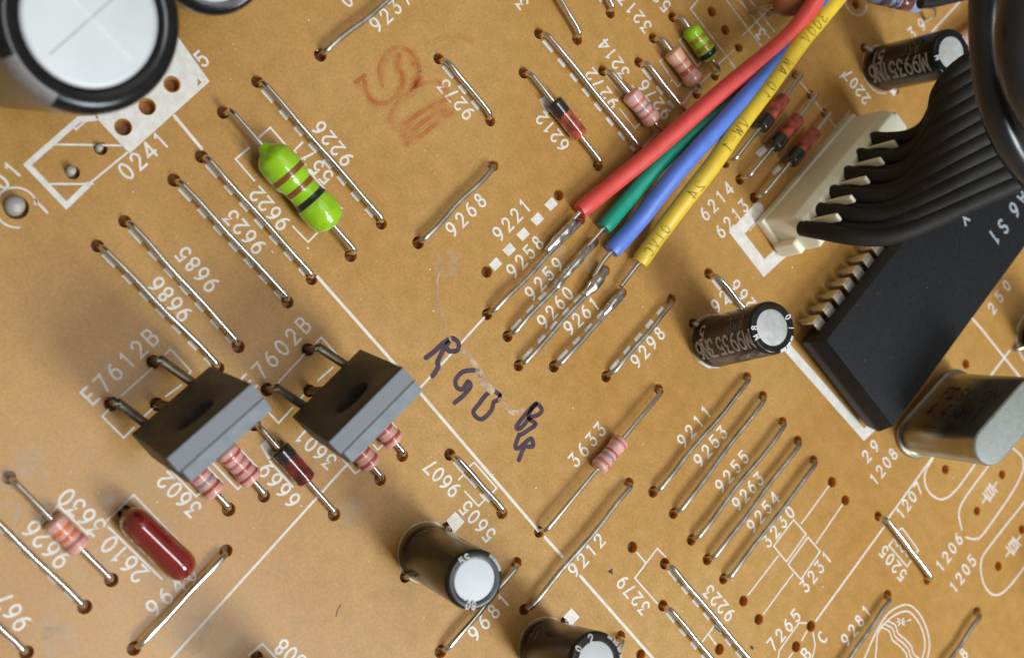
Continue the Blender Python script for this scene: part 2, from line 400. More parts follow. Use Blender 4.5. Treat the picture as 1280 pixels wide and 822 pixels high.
def axial(name, label, cat, h0, h1, b0, b1, rad, mats, bands=(), lead_r=0.235, shape='dumbbell', zc=None, bend=0.55, group=None, cathode=None, leadmat=None):
    P0, P1 = hole(*h0), hole(*h1)
    zc = zc if zc is not None else rad + 0.12
    root = thing(name, label, cat, P0, group)
    d = dirz(P0, P1); Lh = (P1 - P0).length
    t0 = (at(*b0, zc) - P0).dot(d); t1 = (at(*b1, zc) - P0).dot(d)
    if t0 > t1: t0, t1 = t1, t0
    a, e, f, _ = bent_lead(P0, P1, zc, bend=bend)
    A = P0 + d*t0 + ZA*zc; B = P0 + d*t1 + ZA*zc; L = t1 - t0
    lm = leadmat or M_TIN
    mb = MB(); tube(mb, a + [A + d*0.15], lead_r, 10); build('lead', mb, lm, root)
    mb = MB(); tube(mb, [B - d*0.15] + e + f, lead_r, 10); build('lead', mb, lm, root)
    n = 44; prof = []
    def rr(u):
        x = min(u, 1-u) * L
        if shape == 'dumbbell':
            cap = min(1.0, x / (0.42*rad)); rc = math.sqrt(max(0, 1-(1-cap)**2))
            mid = 0.88 + 0.12 * (1 / (1 + math.exp((x - 0.26*L) / (0.035*L))))
            return rad * mid * (0.30 + 0.70 * rc)
        if shape == 'barrel':
            cap = min(1.0, x / (0.80*rad)); rc = math.sqrt(max(0, 1-(1-cap)**2))
            return rad * (0.22 + 0.78 * rc) * (0.97 + 0.03*math.cos(9*u))
        if shape == 'inductor':
            keys = [(0, .24), (.03, .34), (.06, .46), (.095, .76), (.15, .94), (.25, 1.0), (.40, .98), (.475, .84), (.56, .80), (.645, .84), (.72, .97), (.86, .98), (.94, .86), (.985, .55), (1, .2)]
            for (a0, r0), (a1, r1) in zip(keys, keys[1:]):
                if u <= a1: t_ = (u-a0)/(a1-a0); return rad*(r0 + (r1-r0)*(t_*t_*(3-2*t_)))
            return rad*.2
        cap = min(1.0, x / (0.35*rad)); rc = math.sqrt(max(0, 1-(1-cap)**2))
        return rad * (0.55 + 0.45*rc)
    for i in range(n+1):
        u = i/n; u = 0.5 - 0.5*math.cos(math.pi*u)
        prof.append((rr(u), u*L))
    ref = ZA
    body = build('body', lathe(MB(), prof, A, d, 28, ref), mats, root, angle=70)
    for u0, u1, bm_ in bands:
        nb = 8 if u0 else 30; pr = [(rr(u0 + (u1-u0)*(i/nb)**(1 if u0 else 2)) + (0.03 if (0 < i or u0 == 0) and i < nb else 0.005), (u0 + (u1-u0)*(i/nb)**(1 if u0 else 2))*L) for i in range(nb+1)]
        mbb = MB(); lathe(mbb, pr, A, d, 28, ref)
        if u0 == 0: mbb.f = mbb.f[:-1]; mbb.m = mbb.m[:-1]; mbb.v = [v - d*0.02 for v in mbb.v]
        else: mbb.f = mbb.f[:-2]; mbb.m = mbb.m[:-2]
        build('colour_band', mbb, bm_, body, angle=70)
    return root

# ------------------------------------------------------------------ tables of what sits where (hole pixels of the photo)
T = 'tinned jumper wire beside the printed number '
JUMPERS = [
 ((321.7,102.2),(476.7,279.6), 'tinned jumper wire on the right of the large green inductor, at 9226', {}), ((251.6,195.5),(389.6,348.8), 'tinned jumper wire touching the left side of the green inductor, at 9622', {}),
 ((217.5,225),(359.5,377.4), 'second tinned jumper wire to the left of the green inductor, at 9623', {}), ((155.9,276.5),(298,433), 'jumper wire ending above the gap between both transistors, at 9685', {}),
 ((121.9,307.2),(272.6,459.8), 'jumper wire whose lower end hides under the first transistor, at 9686', {}),
 ((548.5,73.6),(612.9,151.3), 'short bowed tinned jumper wire beside the printed number 9273', dict(bend=0.9)),
 ((674,42.2),(799,194), 'long tinned jumper wire at 9272 running under the red wire', {}),
 ((798.6,78),(856,150), 'tinned jumper wire at 9276 running under the red wire', {}),
 ((684,-12),(721.5,49.3), 'tinned jumper wire cut by the top edge, above 9272', dict(dash=False)),
 ((738,-22),(762.9,16.6), 'end of a tinned jumper wire at the top edge above 3214', {}),
 ((400.3,69),(505,-15), 'dull jumper wire cut by the top edge above the red stamp mark, at 9237', dict(dull=True, dash=False)),
 ((522.7,303.4),(616.7,207), 'lone slanted jumper wire in the open middle of the board, at 9268', dict(dull=True, dash=False)),
 ((609,392.8),(725.8,274), 'jumper wire at 9258 soldered to the red lead', dict(dull=True, dash=False)),
 ((634.6,420.2),(742.4,302), 'jumper wire at 9259 soldered to the green lead', dict(dull=True)),
 ((648.4,456.8),(756.5,337.9), 'jumper wire at 9260 soldered to the blue lead', dict(dull=True)),
 ((692.6,458),(777.7,366), 'jumper wire at 9261 soldered to the yellow lead', dict(dull=True)),
 ((757.8,470.6),(839.5,373.6), 'short jumper wire just below the bare end of the yellow wire, at 9298', dict(dull=True, bend=0.9)),
 ((655.5,761.5),(786.4,603), 'long dull jumper wire crossing the white line at 9212', dict(dull=True, dash=False, zc=0.8)),
 ((816.5,614.4),(933.8,470.8), 'first from the slanted capacitor of five parallel jumper wires, at 9211', dict(dash=False, dull=True)), ((842,641.4),(953.7,494.3), 'second from the slanted capacitor of five parallel jumper wires, at 9253', dict(dash=False, dull=True)),
 ((864.3,674.6),(978.5,526.8), 'third from the slanted capacitor of five parallel jumper wires, at 9255', dict(dash=False, dull=True)), ((884.2,698.9),(997.6,550.5), 'fourth from the slanted capacitor of five parallel jumper wires, at 9263', dict(dash=False, dull=True)),
 ((904.4,723.1),(1017,574.8), 'fifth from the slanted capacitor of five parallel jumper wires, at 9254', dict(dash=False, dull=True)),
 ((562.3,567.6),(627.5,640.6), 'short tinned jumper wire beside the printed numbers 9607 and 5605', {}),
 ((167.4,810),(282.8,688), 'tinned jumper wire at 9640 beside the dark red capacitor', dict(dash=False)),
 ((550.8,813.8),(645.8,702.7), 'jumper wire at 9681 passing behind the black capacitor', dict(dash=False)),
 ((-40,617),(106,758), 'bright jumper wire at 9626 running off the left edge', {}),
 ((-45,737),(33.2,815), 'jumper wire in the lower left corner beside 967', {}),
 ((1097.8,644.7),(1159,724), 'short jumper wire over the printed coil symbol 5205', dict(dash=False)),
 ((1109.8,743),(1040,842), 'jumper wire at 9281 beside the round printed emblem', dict(dull=True, dash=False)),
 ((1221.5,764),(1168,842), 'dull jumper wire at the bottom edge right of the emblem', dict(dull=True, dash=False)),
 ((831,704),(945,840), 'bright jumper wire at 9223 running off the bottom edge', {}),
 ((828.8,756.4),(900,842), 'jumper wire below 3279 running off the bottom edge', {}),
 ((886,341.7),(948,416), 'jumper wire going under the black capacitor below the white connector', dict(bend=0.9)),
 ((775.6,794.7),(735,846), 'short wire behind the black capacitor at the bottom edge', dict(dash=False, zc=1.0)),
]
AX = []
def ax(*a, **k): AX.append((a, k))
PK = 'pink axial resistor'
pb = [(.10,.19,M_BAND_RED),(.33,.41,M_BAND_ROSE),(.52,.60,M_BAND_ROSE),(.78,.87,M_BAND_RED)]
ax('resistor','pink resistor beside the printed number 3630','resistor',(11.5,596.5),(139.3,724.4),(65,648),(103,686),0.92,M_PINK,[(.28,.40,M_BAND_ORANGE),(.50,.60,M_BAND_ORANGE),(.70,.78,M_BAND_ROSE)])
ax('resistor','pink resistor at 3602, half under the first transistor','resistor',(214,560),(285.9,636.3),(236,580),(272,617),0.92,M_PINK,[(.30,.38,M_BAND_RED),(.52,.60,M_BAND_GREY),(.72,.80,M_BAND_RED)])
ax('resistor','pink banded resistor between 3602 and 6669, by the first transistor','resistor',(263,546),(330,619.7),(277,563),(316,603),0.95,M_PINK,[(.20,.28,M_BAND_RED),(.40,.48,M_BAND_ROSE),(.58,.66,M_BAND_RED),(.78,.84,M_BAND_RED)])
ax('resistor','pink resistor under the second transistor, upper of the two','resistor',(436,492),(503,569),(458,512),(497,552),0.92,M_PINK,[(.3,.38,M_BAND_RED),(.55,.63,M_BAND_RED),(.78,.86,M_BAND_RED)])
ax('resistor','pink resistor under the second transistor, lower of the two beside 3601','resistor',(408,522),(475.4,599),(430,542),(469,581),0.92,M_PINK,[(.3,.38,M_BAND_RED),(.55,.63,M_BAND_RED),(.78,.86,M_BAND_RED)])
ax('resistor','slanted pink resistor with long leads at 3633','resistor',(673.9,664.4),(823.4,486),(749,588),(780,551),0.85,M_PINK,[(.14,.22,M_BAND_ROSE),(.34,.42,M_BAND_GREY),(.50,.56,M_BAND_RED),(.80,.87,M_BAND_ROSE)])
ax('resistor','pale pink ribbed resistor at 3214 left of the jumper 9276','resistor',(753.4,88.9),(832,181),(783,119),(817,155),0.92,M_PINK,[(.30,.37,M_BAND_ROSE),(.48,.55,M_BAND_GREY),(.66,.73,M_BAND_ROSE)])
ax('resistor','tan and pink resistor beside the small green component','resistor',(816.5,48),(870.7,117.5),(835,66),(868,105),0.92,M_TAN,[(.36,.43,M_BAND_ROSE),(.56,.68,M_BAND_RED),(.78,.95,M_PINK)])
ax('inductor','large bright green inductor with brown and black bands at 5571','inductor',(279,140.5),(438.4,319.2),(322,186),(412,288),1.62,M_GREEN,[(.33,.385,M_BAND_BROWN),(.49,.545,M_BAND_BROWN),(.63,.69,M_BAND_BLACK)],shape='dumbbell2',zc=1.75)
ax('inductor','small green inductor with gold and black bands near the top edge','inductor',(840.8,21.7),(893.7,94.5),(856,38),(889,76),0.98,M_GREEN,[(.30,.42,M_BAND_GOLD),(.55,.67,M_BAND_GOLD),(.74,.88,M_BAND_BLACK)],shape='barrel')
dk = [(0.0,.34,M_DIODE_BLACK)]
ax('diode','orange glass diode with black band at 6212','diode',(654.8,91.2),(747.5,207),(691,127),(727,170),0.80,M_DIODE,[(0.0,.36,M_DIODE_BLACK)],shape='glass')
ax('diode','dark red glass diode at 6669 below the second transistor','diode',(318,530),(417.7,642.7),(346,562),(386,600),0.86,M_DIODE_DK,[(0.0,.34,M_DIODE_BLACK)],shape='glass')
ax('diode','red glass diode next to the yellow wire, first of three','diode',(907,204),(994.6,93.3),(947,157),(982,124),0.78,M_DIODE,dk,shape='glass',zc=1.35)
ax('diode','red glass diode at 6214, middle one of three','diode',(924.8,224.7),(1013.7,118.8),(968,186),(1001,151),0.78,M_DIODE,dk,shape='glass',zc=1.35)
ax('diode','red glass diode at 6213 against the white connector','diode',(942.7,247.2),(1031,141.3),(988,203),(1022,167),0.78,M_DIODE,dk,shape='glass',zc=1.35)
ax('resistor','resistor end with pink body just cut by the bottom edge','resistor',(321,821),(392,900),(345,848),(380,886),0.92,M_PINK,[(.4,.48,M_BAND_RED)])
ax('resistor','blurred pink resistor behind the black cable at top right','resistor',(1168,75),(1262,-5),(1195,55),(1232,22),0.95,M_PINK,[(.4,.48,M_BAND_RED)],zc=1.6)

EMPTY = [(889.8,14.6),(907,37.8),(923.8,59.3),(965,8),(698.5,243.8),(608.5,339.6),(1040,602),(1057,624.8),(929.4,750.7),(948.6,773.5),
 (790.5,683.5),(801,817.7),(1013.7,782),(995.3,807.5),(899.5,810.8),(1207.7,454.7),(1182,586.3),(1252.9,592.7),(1221.5,638.3),(1248.3,707),(1277.7,661.3),(1070,6),(1244,22)]
TRANS = [dict(outer=[(191.6,452.2),(139.3,504.5)], mid=(196.2,505), bot=[(167,539),(256,459)], top=[(217,568),(307,482)], label='dark upright transistor with mounting hole at E7612B'),
         dict(outer=[(385,436.8),(333.9,486.7)], mid=(387,488), bot=[(370,517),(442,438)], top=[(418,548),(497,462)], label='dark upright transistor with mounting hole at E7602B')]
CAPLEADS = [(559.2,659.3),(506.9,720.6),(707,777),(652,838),(866.8,404.3),(915,446),(1080.4,60),(1120,112)]
for j in JUMPERS: hole(*j[0]); hole(*j[1])
for a, k in AX: hole(*a[3]); hole(*a[4])
for e in EMPTY: hole(*e)
for t in TRANS:
    for e in t['outer'] + [t['mid']]: hole(*e, r=0.58)
for e in CAPLEADS: hole(*e)
for e in [(215,105.6),(184,133.5),(154,159)]: hole(*e, r=0.62)
hole(155, 639); hole(20.4, 259, r=0.92); hole(91, 215.5, r=0.58); hole(126, 185.6, r=0.55)

# ------------------------------------------------------------------ the circuit board
corners = [at(0, 0), at(W, 0), at(W, H), at(0, H)]
bx0 = min(c.x for c in corners) - 25; bx1 = max(c.x for c in corners) + 25
by0 = min(c.y for c in corners) - 25; by1 = max(c.y for c in corners) + 25
def make_board():
    cu = bpy.data.curves.new('board_outline', 'CURVE'); cu.dimensions = '2D'; cu.fill_mode = 'BOTH'; cu.extrude = 0.5
    def spl(pts):
        s = cu.splines.new('POLY'); s.points.add(len(pts) - 1)
        for i, p in enumerate(pts): s.points[i].co = (p[0], p[1], 0, 1)
        s.use_cyclic_u = True
    spl([(bx0, by0), (bx1, by0), (bx1, by1), (bx0, by1)])
    for p, r in HOLES:
        if not (bx0 + 2 < p.x < bx1 - 2 and by0 + 2 < p.y < by1 - 2): continue
        spl([(p.x + r*math.cos(2*math.pi*k/22), p.y + r*math.sin(2*math.pi*k/22)) for k in range(22)])
    tmp = bpy.data.objects.new('tmp', cu); col.objects.link(tmp)
    dg = bpy.context.evaluated_depsgraph_get(); dg.update()
    me = bpy.data.meshes.new_from_object(tmp.evaluated_get(dg))
    bpy.data.objects.remove(tmp); bpy.data.curves.remove(cu)
    me.name = 'circuit_board'; me.materials.clear(); me.materials.append(MB_BOARD); me.materials.append(MB_WALL)
    me.transform(Matrix.Translation((0, 0, -0.5)))
    for f in me.polygons: f.material_index = 1 if abs(f.normal.z) < 0.5 else 0; f.use_smooth = False
    o = bpy.data.objects.new('circuit_board', me); col.objects.link(o)
    return o
board = make_board()
board['kind'] = 'structure'
board['label'] = 'brown phenolic circuit board with white printed numbers and punched holes'
mb = MB(); box(mb, ((bx0+bx1)/2, (by0+by1)/2, -1.22), bx1-bx0-1, by1-by0-1, 0.4)
build('copper_layer', mb, M_COPPER, board, smooth=False)

ZS = 0.010
def silk_text(s, p0, p1, h=1.22, w=0.20, m=None, z=ZS, B=True):
    A0 = at(*p0)
    if p1 is None: d = YA if B else -XA; c = A0; pitch = 1.15
    else:
        A1 = at(*p1); d = (A1 - A0).normalized(); c = (A0 + A1)/2; pitch = (A1 - A0).length / max(1, len(s)-1)
    up = ZA.cross(d)
    mb = MB(); lay(mb, text_strokes(s, h, pitch, 0.72), w, lambda a, b, dz: c + d*a + up*b + ZA*(z+dz))
    return build('printed_number', mb, m or M_SILK, board, smooth=False)
def silk_line(lines, w=0.16, m=None, z=ZS, name='printed_outline', sm=False, parent=None):
    mb = MB()
    for i, pts in enumerate(lines):
        P = [at(*p) for p in pts]
        if sm: P = smooth_path(P, 6)
        vs, fs = ribbon2d([(p.x, p.y) for p in P], w)
        mb.add([(v.x, v.y, z + 0.0035*(i % 5)) for v in vs], fs)
    return build(name, mb, m or M_SILK, parent or board, smooth=False)
def silk_fill(polys, m=None, z=ZS, name='printed_block'):
    mb = MB()
    for i, pts in enumerate(polys):
        P = [at(*p) for p in pts]; mb.add([(p.x, p.y, z + 0.0035*(i % 5)) for p in P], [tuple(range(len(P)))])
    return build(name, mb, m or M_SILK, board, smooth=False)
def silk_circle(c, r, a0=0, a1=360, w=0.15, m=None):
    P = at(*c); mb = MB(); vs, fs = ribbon2d([(P.x + r*math.cos(R(a0+(a1-a0)*i/40)), P.y + r*math.sin(R(a0+(a1-a0)*i/40))) for i in range(41)], w)
    mb.add([(v.x, v.y, ZS) for v in vs], fs)
    return build('printed_circle', mb, m or M_SILK, board, smooth=False)

for s, a, b in [
 ('0241',(157.6,214),(200.6,176)),('9237',(469.8,30.7),(506,-2)),('9273',(584.8,141.8),(555.4,107.3)),
 ('9226',(432.6,199.2),(399.2,160)),('5571',(408,221),(372.4,185)),('9622',(353,279),(321,243)),('9623',(322.4,308.5),(289.2,271.4)),
 ('9685',(263.7,355.7),(229.2,317.4)),('9686',(229.8,392.6),(195.8,355.2)),('6212',(704,181.4),(677.3,148.2)),('9272',(765.4,129),(738.6,93.3)),
 ('3214',(779.5,90.7),(755.2,56.2)),('9276',(831.8,141.8),(805,107.3)),('3213',(807.6,33.2),(779.5,-1)),('52',(831.8,7.7),(822,-4)),
 ('39',(1140,42),(1152,31)),('2207',(1082,124),(1060,94)),('01',(1,227),(15.3,212.7)),
 ('9268',(564.4,286.3),(600,250.5)),('9221',(623,291.9),(655.6,257.4)),('9258',(640.2,338.4),(672.2,303.4)),('9259',(663.2,366.5),(696.4,330.2)),
 ('9260',(678.5,401.7),(709.2,366.5)),('9261',(711,409.4),(742.4,380)),('9298',(794.8,450.9),(824.2,416.4)),('6214',(880.9,267.6),(910.3,235.7)),
 ('6213',(900.6,289.3),(929.4,257.4)),('9266',(947.5,391.5),(919,357)),('92',(895,382),(905,371)),('E7612B',(112.4,494.3),(187.8,421.5)),
 ('E7602B',(311,478),(379,406)),('3602',(241.8,635.7),(206,600)),('6669',(366,625),(332.5,587)),('3601',(411.8,576),(377.4,544)),
 ('9607',(567,611.8),(538,583)),('5605',(611.4,668),(582.5,634)),('3633',(718,574.8),(750,536.5)),('9211',(852.8,550.5),(882.2,514.8)),
 ('9253',(873.2,574.8),(902.6,540.3)),('9255',(900,606.7),(929.4,571)),('9263',(921.2,628.9),(948.5,598.2)),('9254',(939.6,656.7),(967.7,622.2)),
 ('29',(1083,569.7),(1093.2,557)),('1208',(1092.5,599),(1116.2,567)),('1207',(1125.4,640.8),(1147.6,610)),('1206',(1175,707),(1198,673.3)),
 ('1205',(1192,733.4),(1214.6,700)),('5205',(1127.7,718),(1104.7,688.7)),('3230',(958.8,675.9),(987,639.6)),('3231',(1006,732),(1033,696.3)),
 ('3279',(805,759),(778,727)),('9223',(911.5,767.9),(886,738.5)),('9212',(716.9,711.6),(748.8,674.6)),('7265',(965.2,805),(994.6,769)),
 ('9281',(1057,799),(1082.8,763.4)),('9626',(76.7,699),(39.6,660.5)),('967',(26.8,778),(5,750)),('3630',(121.4,658),(83,621)),
 ('2610',(173.7,716.8),(136.7,679.7)),('9640',(191.6,759),(236.8,716.8)),('9681',(592.5,790.9),(629,750)),('308',(374,827),(351.8,808)),('250',(1240,385),(1258,357)),
]: silk_text(s, a, b, h=1.30 if s in ('0241','E7612B','E7602B','2610','3630','9626') else 1.22)
for s, a, B in [('5',(252,74),True),('0',(433,0),True),('3',(653,4),False),('3',(951,42),False),('1',(51,258.6),True),('C',(1027.8,796),True),('B',(1007.4,816.4),True),('8',(1204.4,816.4),True)]:
    silk_text(s, a, None, B=B)

# broken lines under the jumpers
def dash_row(P0, P1):
    d = dirz(P0, P1); P0 = P0 - YA*0.12*d.x - XA*0.12*d.y; P1 = P1 - YA*0.12*d.x - XA*0.12*d.y; L = (P1-P0).length; s = 0.72; mb = MB(); side = Vector((-d.y, d.x, 0)); first = True
    while s < L - 0.9:
        ln = 1.35 if first else 0.95
        e = min(s + ln, L - 0.62); c = P0 + d*(s+e)/2
        mb.add([P0+d*s-side*.2+ZA*ZS, P0+d*e-side*.2+ZA*ZS, P0+d*e+side*.2+ZA*ZS, P0+d*s+side*.2+ZA*ZS], [(0, 1, 2, 3)])
        s = e + 0.85; first = False
    if mb.f: build('printed_dash_row', mb, M_SILK if d.x > .7 else M_SILK_THIN, board, smooth=False)  # crosswise dashes made fainter, standing in for the wire's shade on them
for j in JUMPERS:
    if j[3].get('dash', True): dash_row(at(*j[0]), at(*j[1]))

# outlines
t4 = lambda x, y, *p: tz(x, y, p)
def block():
    from mathutils.geometry import tessellate_polygon
    loops = [[at(*p) for p in [(262,102),(162,192),(119,146),(175,92),(221,44)]]]
    for c in ((215,105.6),(184,133.5),(154,159)):
        P = at(*c); loops.append([P + Vector((math.cos(6.2832*k/22), -math.sin(6.2832*k/22), 0))*0.70 for k in range(22)])
    q = MB(); flat = [p + ZA*ZS for l in loops for p in l]; q.add(flat, [tuple(t) for t in tessellate_polygon(loops)])
    build('printed_connector_block', q, M_SILK, board, smooth=False)
block()
silk_line([[(119,148),(99,149),(34,206),(83,257),(110,231)]], w=0.46)
silk_line([[(110,231),(160,190)], [(66,180.5),(151,182)], [(63,230),(116,230)], [(113,146),(95,162),(91,158)]], w=0.16)
silk_fill([[(247,108.5),(252,103),(247,98)]], m=MB_BOARD, z=0.03, name='block_arrow')
silk_circle((20.4,259.4), 1.52, 60, 325, w=0.14)
silk_line([[(218,145),(252,186)], [(397,346),(522.8,488),(673,663)]], w=0.27)
silk_line([[(681,671),(703,695)], [(725,719),(830,838)]], w=0.27)
silk_line([[(605,397),(489,524)], [(435,578.6),(200,838)]], w=0.2)
silk_line([[(1019.8,775.3),(1105,658)], [(1110,647.6),(1168,567.5)]], w=0.2)
silk_line([[(982,432),(1080,543),(1094,530)]], w=1.0, name='printed_ic_outline')
silk_line([[(1226,410),(1282,480)], [(1262,438),(1237.6,470)], [(1208,390),(1226,410)]], w=0.25)
silk_line([[(1168,569),(1156,592),(1160,613),(1176.5,623.7),(1194,613),(1219,579.5)], [(1236,581),(1206,622),(1198.6,640.8),(1202,661)], [(1207,671),(1219,673),(1231,664),(1271,605),(1279,575),(1263,557)],
           [(1290,615),(1240,678),(1226,702),(1230,730),(1243,743),(1260,734),(1290,695)]], w=0.2, sm=True)
for cx0, cy0 in ((1237, 615), (1266.5, 682)):
    silk_line([[(cx0-9, cy0+13),(cx0-4, cy0+6)], [(cx0+4, cy0-6),(cx0+9, cy0-13)], [(cx0-9, cy0+1),(cx0+1, cy0+11)], [(cx0-1, cy0-11),(cx0+9, cy0-1)],
               [(cx0-6, cy0-2),(cx0-1, cy0-8),(cx0+6, cy0+1),(cx0+1, cy0+8),(cx0-6, cy0-2)], [(cx0-2, cy0-4),(cx0+3, cy0+3)]], w=0.17, name='printed_crystal_symbol')
silk_line([[(992,649),(1007.4,667),(983,701.4),(967,682),(992,649)], [(1001.5,654),(1036,607)], [(973,693.8),(935,743)]], w=0.15)
silk_line([[(1010,670.8),(1025,688.7),(1001,723.7),(985,705),(1010,670.8)], [(1020,678.4),(1053,630)], [(991,716.8),(954,767)]], w=0.15)
silk_line([[(972,825),(974,812.6),(998.4,778),(1008,778)], [(1016,789.6),(1019,806),(1015,822)], [(1008.6,788),(1002,800)], [(990.7,815),(985.6,822)]], w=0.15)
silk_line([[(832,695.5),(821.6,684.8),(793.5,721.9),(821.6,753.8)], [(796,690),(806.8,702.7)]], w=0.15)
silk_line([[(878,801),(892.4,782),(901,791)], [(885.5,792),(895,805)]], w=0.15)
silk_line([[(587,582.5),(592.5,577.4),(620.6,609.3),(615.5,615.7)], [(573,599),(579.7,592.7),(590,603),(592,600)], [(580.8,613.5),(598,632),(606,624),(600,617)]], w=0.16)
silk_line([[(1124,662),(1127.7,659.3),(1148,687.4),(1144,691)], [(1117.5,673.3),(1111,681),(1134,707.8),(1138.7,700)], [(1119,675),(1121,682),(1125,681),(1127,689),(1131,688),(1134,695)]], w=0.15)
silk_line([[(135.4,512),(127.8,520),(154.6,547),(167.4,534)], [(207,442),(213,436),(239,464),(232.6,471)], [(152,494),(190,460)], [(178,522),(190,511)], [(207,495),(226.6,481)]], w=0.16)
silk_line([[(348,477.6),(380,443)], [(395,428),(401.6,421.4),(427,450)], [(333.4,512.4),(348,528.4),(366,509)], [(373.5,500),(379,494)], [(397.6,475),(416,459)]], w=0.16)
silk_line([[(311,818),(328,804),(350,827)]], w=0.17)
silk_line([[(52.4,654),(73,631),(110,667)]], w=0.18)
silk_line([[(214,588),(245,620),(250,616)], [(258,582),(277.7,602.6)], [(265.5,578),(297,611),(302,606)], [(294.7,556),(321.5,584)]], w=0.16)
silk_line([[(416,559),(444,591.4),(450.7,586)], [(467,555.6),(472,562),(480,554)], [(489,527.5),(496.7,536.5)]], w=0.16)
silk_fill([[(325,557),(334,552),(344,567.5),(335.5,574)], [(673.4,125),(681,120),(692,136),(684,143)], [(558,650),(569,639),(580.5,651.6),(568,665.7)], [(704,770.4),(714,759),(724.5,770.4),(714,782)],
           [(944,191),(955.5,181),(960,187),(949,196.6)], [(964,215),(973,205),(977,211),(967,219)], [(872,452),(889,447),(893,453),(887,461)], [(1108,108),(1128,104),(1117,121)]])
silk_line([[(337,576),(366,608)], [(327,556),(337,547)]], w=0.16)
silk_line([[(134,650),(167,618),(237,690)], [(135.4,658),(202,723)]], w=0.17)
silk_line([[(319,176),(338,159.6),(427,260.5),(385,302.6),(366,283)], [(311,185),(294.5,199),(318,226)]], w=0.16)
for c in ((688.8,254.8),(671.6,273.5),(653.8,292.4),(636.4,311.5),(619.3,329.7)):
    silk_fill([[(c[0]-8.5,c[1]+1),(c[0]+1,c[1]-8.5),(c[0]+8.5,c[1]),(c[0]-.5,c[1]+9)]], name='printed_square')
silk_line([[(955.5,177),(979,150),(983,155)], [(972,200.7),(983,189)], [(1000,102.4),(1012.4,117)], [(1018.6,127),(1029,140.7)], [(1034,146),(1043.4,158.3)], [(937,288),(1062,139)]], w=0.15, m=M_SILK_THIN)
silk_line([[(948,261),(921,291),(955,335),(990,303)]], w=1.35, name='printed_connector_corner')
silk_line([[(907.7,0),(951,57.5)], [(924,0),(962,48)], [(937,0),(968,40)], [(962.6,10),(927,46)], [(916.7,63),(896,82)], [(890,90),(873,107)], [(867,112),(851.5,131.6)], [(875,-3),(863,11.5),(907.7,70),(922,90)]], w=0.15, m=M_SILK_THIN)
silk_line([[(865.6,33),(849,51),(872,83),(877,77)], [(846,61),(824.7,76.7),(847,108.6),(855,101)], [(774,135.4),(793.5,160.5),(800,154)], [(757.8,94.5),(777,117.5),(772,123)], [(820,167),(800,188)], [(790,107),(795,113)]], w=0.15, m=M_SILK_THIN)
silk_circle((533,690), 2.62, 95, 300, w=0.12, m=M_SILK_THIN); silk_circle((681,808), 2.62, 60, 270, w=0.12, m=M_SILK_THIN)
silk_circle((891,426), 2.6, 90, 330, w=0.14, m=M_SILK_THIN); silk_circle((1101,87), 2.6, 60, 330, w=0.14, m=M_SILK_THIN)
silk_circle((1296,424), 3.2, 90, 300, w=0.25, m=M_SILK_THIN); silk_circle((1070,2), 1.5, 150, 400, w=0.16, m=M_SILK_THIN)
silk_line([[(1165,40),(1200,2)]], w=0.2); silk_line([[(1050,97),(1056,91)]], w=0.16)
# round emblem
def emblem():
    P = at(1128, 807); q = MB(); Rx = 3.0
    def put(pts, w, k):
        vs, fs = ribbon2d(pts, w); q.add([(v.x, v.y, ZS + 0.0035*k) for v in vs], fs)
    px = lambda pts: [(p.x, p.y) for p in smooth_path([at(*tz(1060, 612, [c])[0]) for c in pts], 6)]
    put(px([(60,870),(90,800),(140,690),(200,600),(285,560),(345,600),(385,680),(398,770),(370,870),(330,920)]), 0.17, 0)
    put(px([(130,870),(138,780),(150,690),(215,620),(285,592),(330,625),(365,690),(375,770),(350,860)]), 0.16, 1)
    for i, o in enumerate(((0, 0), (-14, 16), (-28, 32))):
        put(px([(195+o[0],640+o[1]),(230+o[0],660+o[1]),(245+o[0],700+o[1]),(280+o[0],730+o[1]),(310+o[0],765+o[1]),(320+o[0],800+o[1]),(355+o[0],830+o[1])]), 0.15, 2+i)
    for a, b in (((243,628),(275,660)), ((272,625),(246,662)), ((240,645),(278,642)), ((290,638),(306,634))): put(px([a, ((a[0]+b[0])/2, (a[1]+b[1])/2), b]), 0.14, 3)
    build('printed_emblem', q, M_SILK, board, smooth=False)
emblem()
# marker pen letters, faded stamp, scratches, specks
pen = lambda x0, *ls: [tz(x0, 410, l) for l in ls]
silk_line(pen(420, [(440,145),(480,115),(530,70),(570,50),(600,75),(592,108),(555,112),(540,90),(552,66)], [(528,100),(497,165),(500,190),(472,235)]), w=0.44, m=M_INK, z=0.032, name='marker_letter', sm=True)
silk_line(pen(420, [(708,232),(690,208),(625,212),(587,250),(590,288),(620,298),(645,262),(658,285),(622,330),(580,365)]), w=0.41, m=M_INK, z=0.032, name='marker_letter', sm=True)
silk_line(pen(420, [(800,325),(770,308),(735,325),(700,370),(672,408),(690,438),(720,442),(760,402),(772,362),(795,350),(803,328)]), w=0.40, m=M_INK, z=0.032, name='marker_letter', sm=True)
silk_line(pen(630, [(157,368),(115,410),(62,478),(75,492),(100,470),(125,440),(172,420),(184,395),(160,372),(132,400),(120,440),(155,468),(120,497),(85,520)], [(75,520),(55,578),(75,585),(130,540),(142,575),(118,580)], [(105,570),(88,605),(72,645)]), w=0.40, m=M_INK, z=0.032, name='marker_letter', sm=True)
stamp = lambda *ls: [tz(420, 0, l) for l in ls]
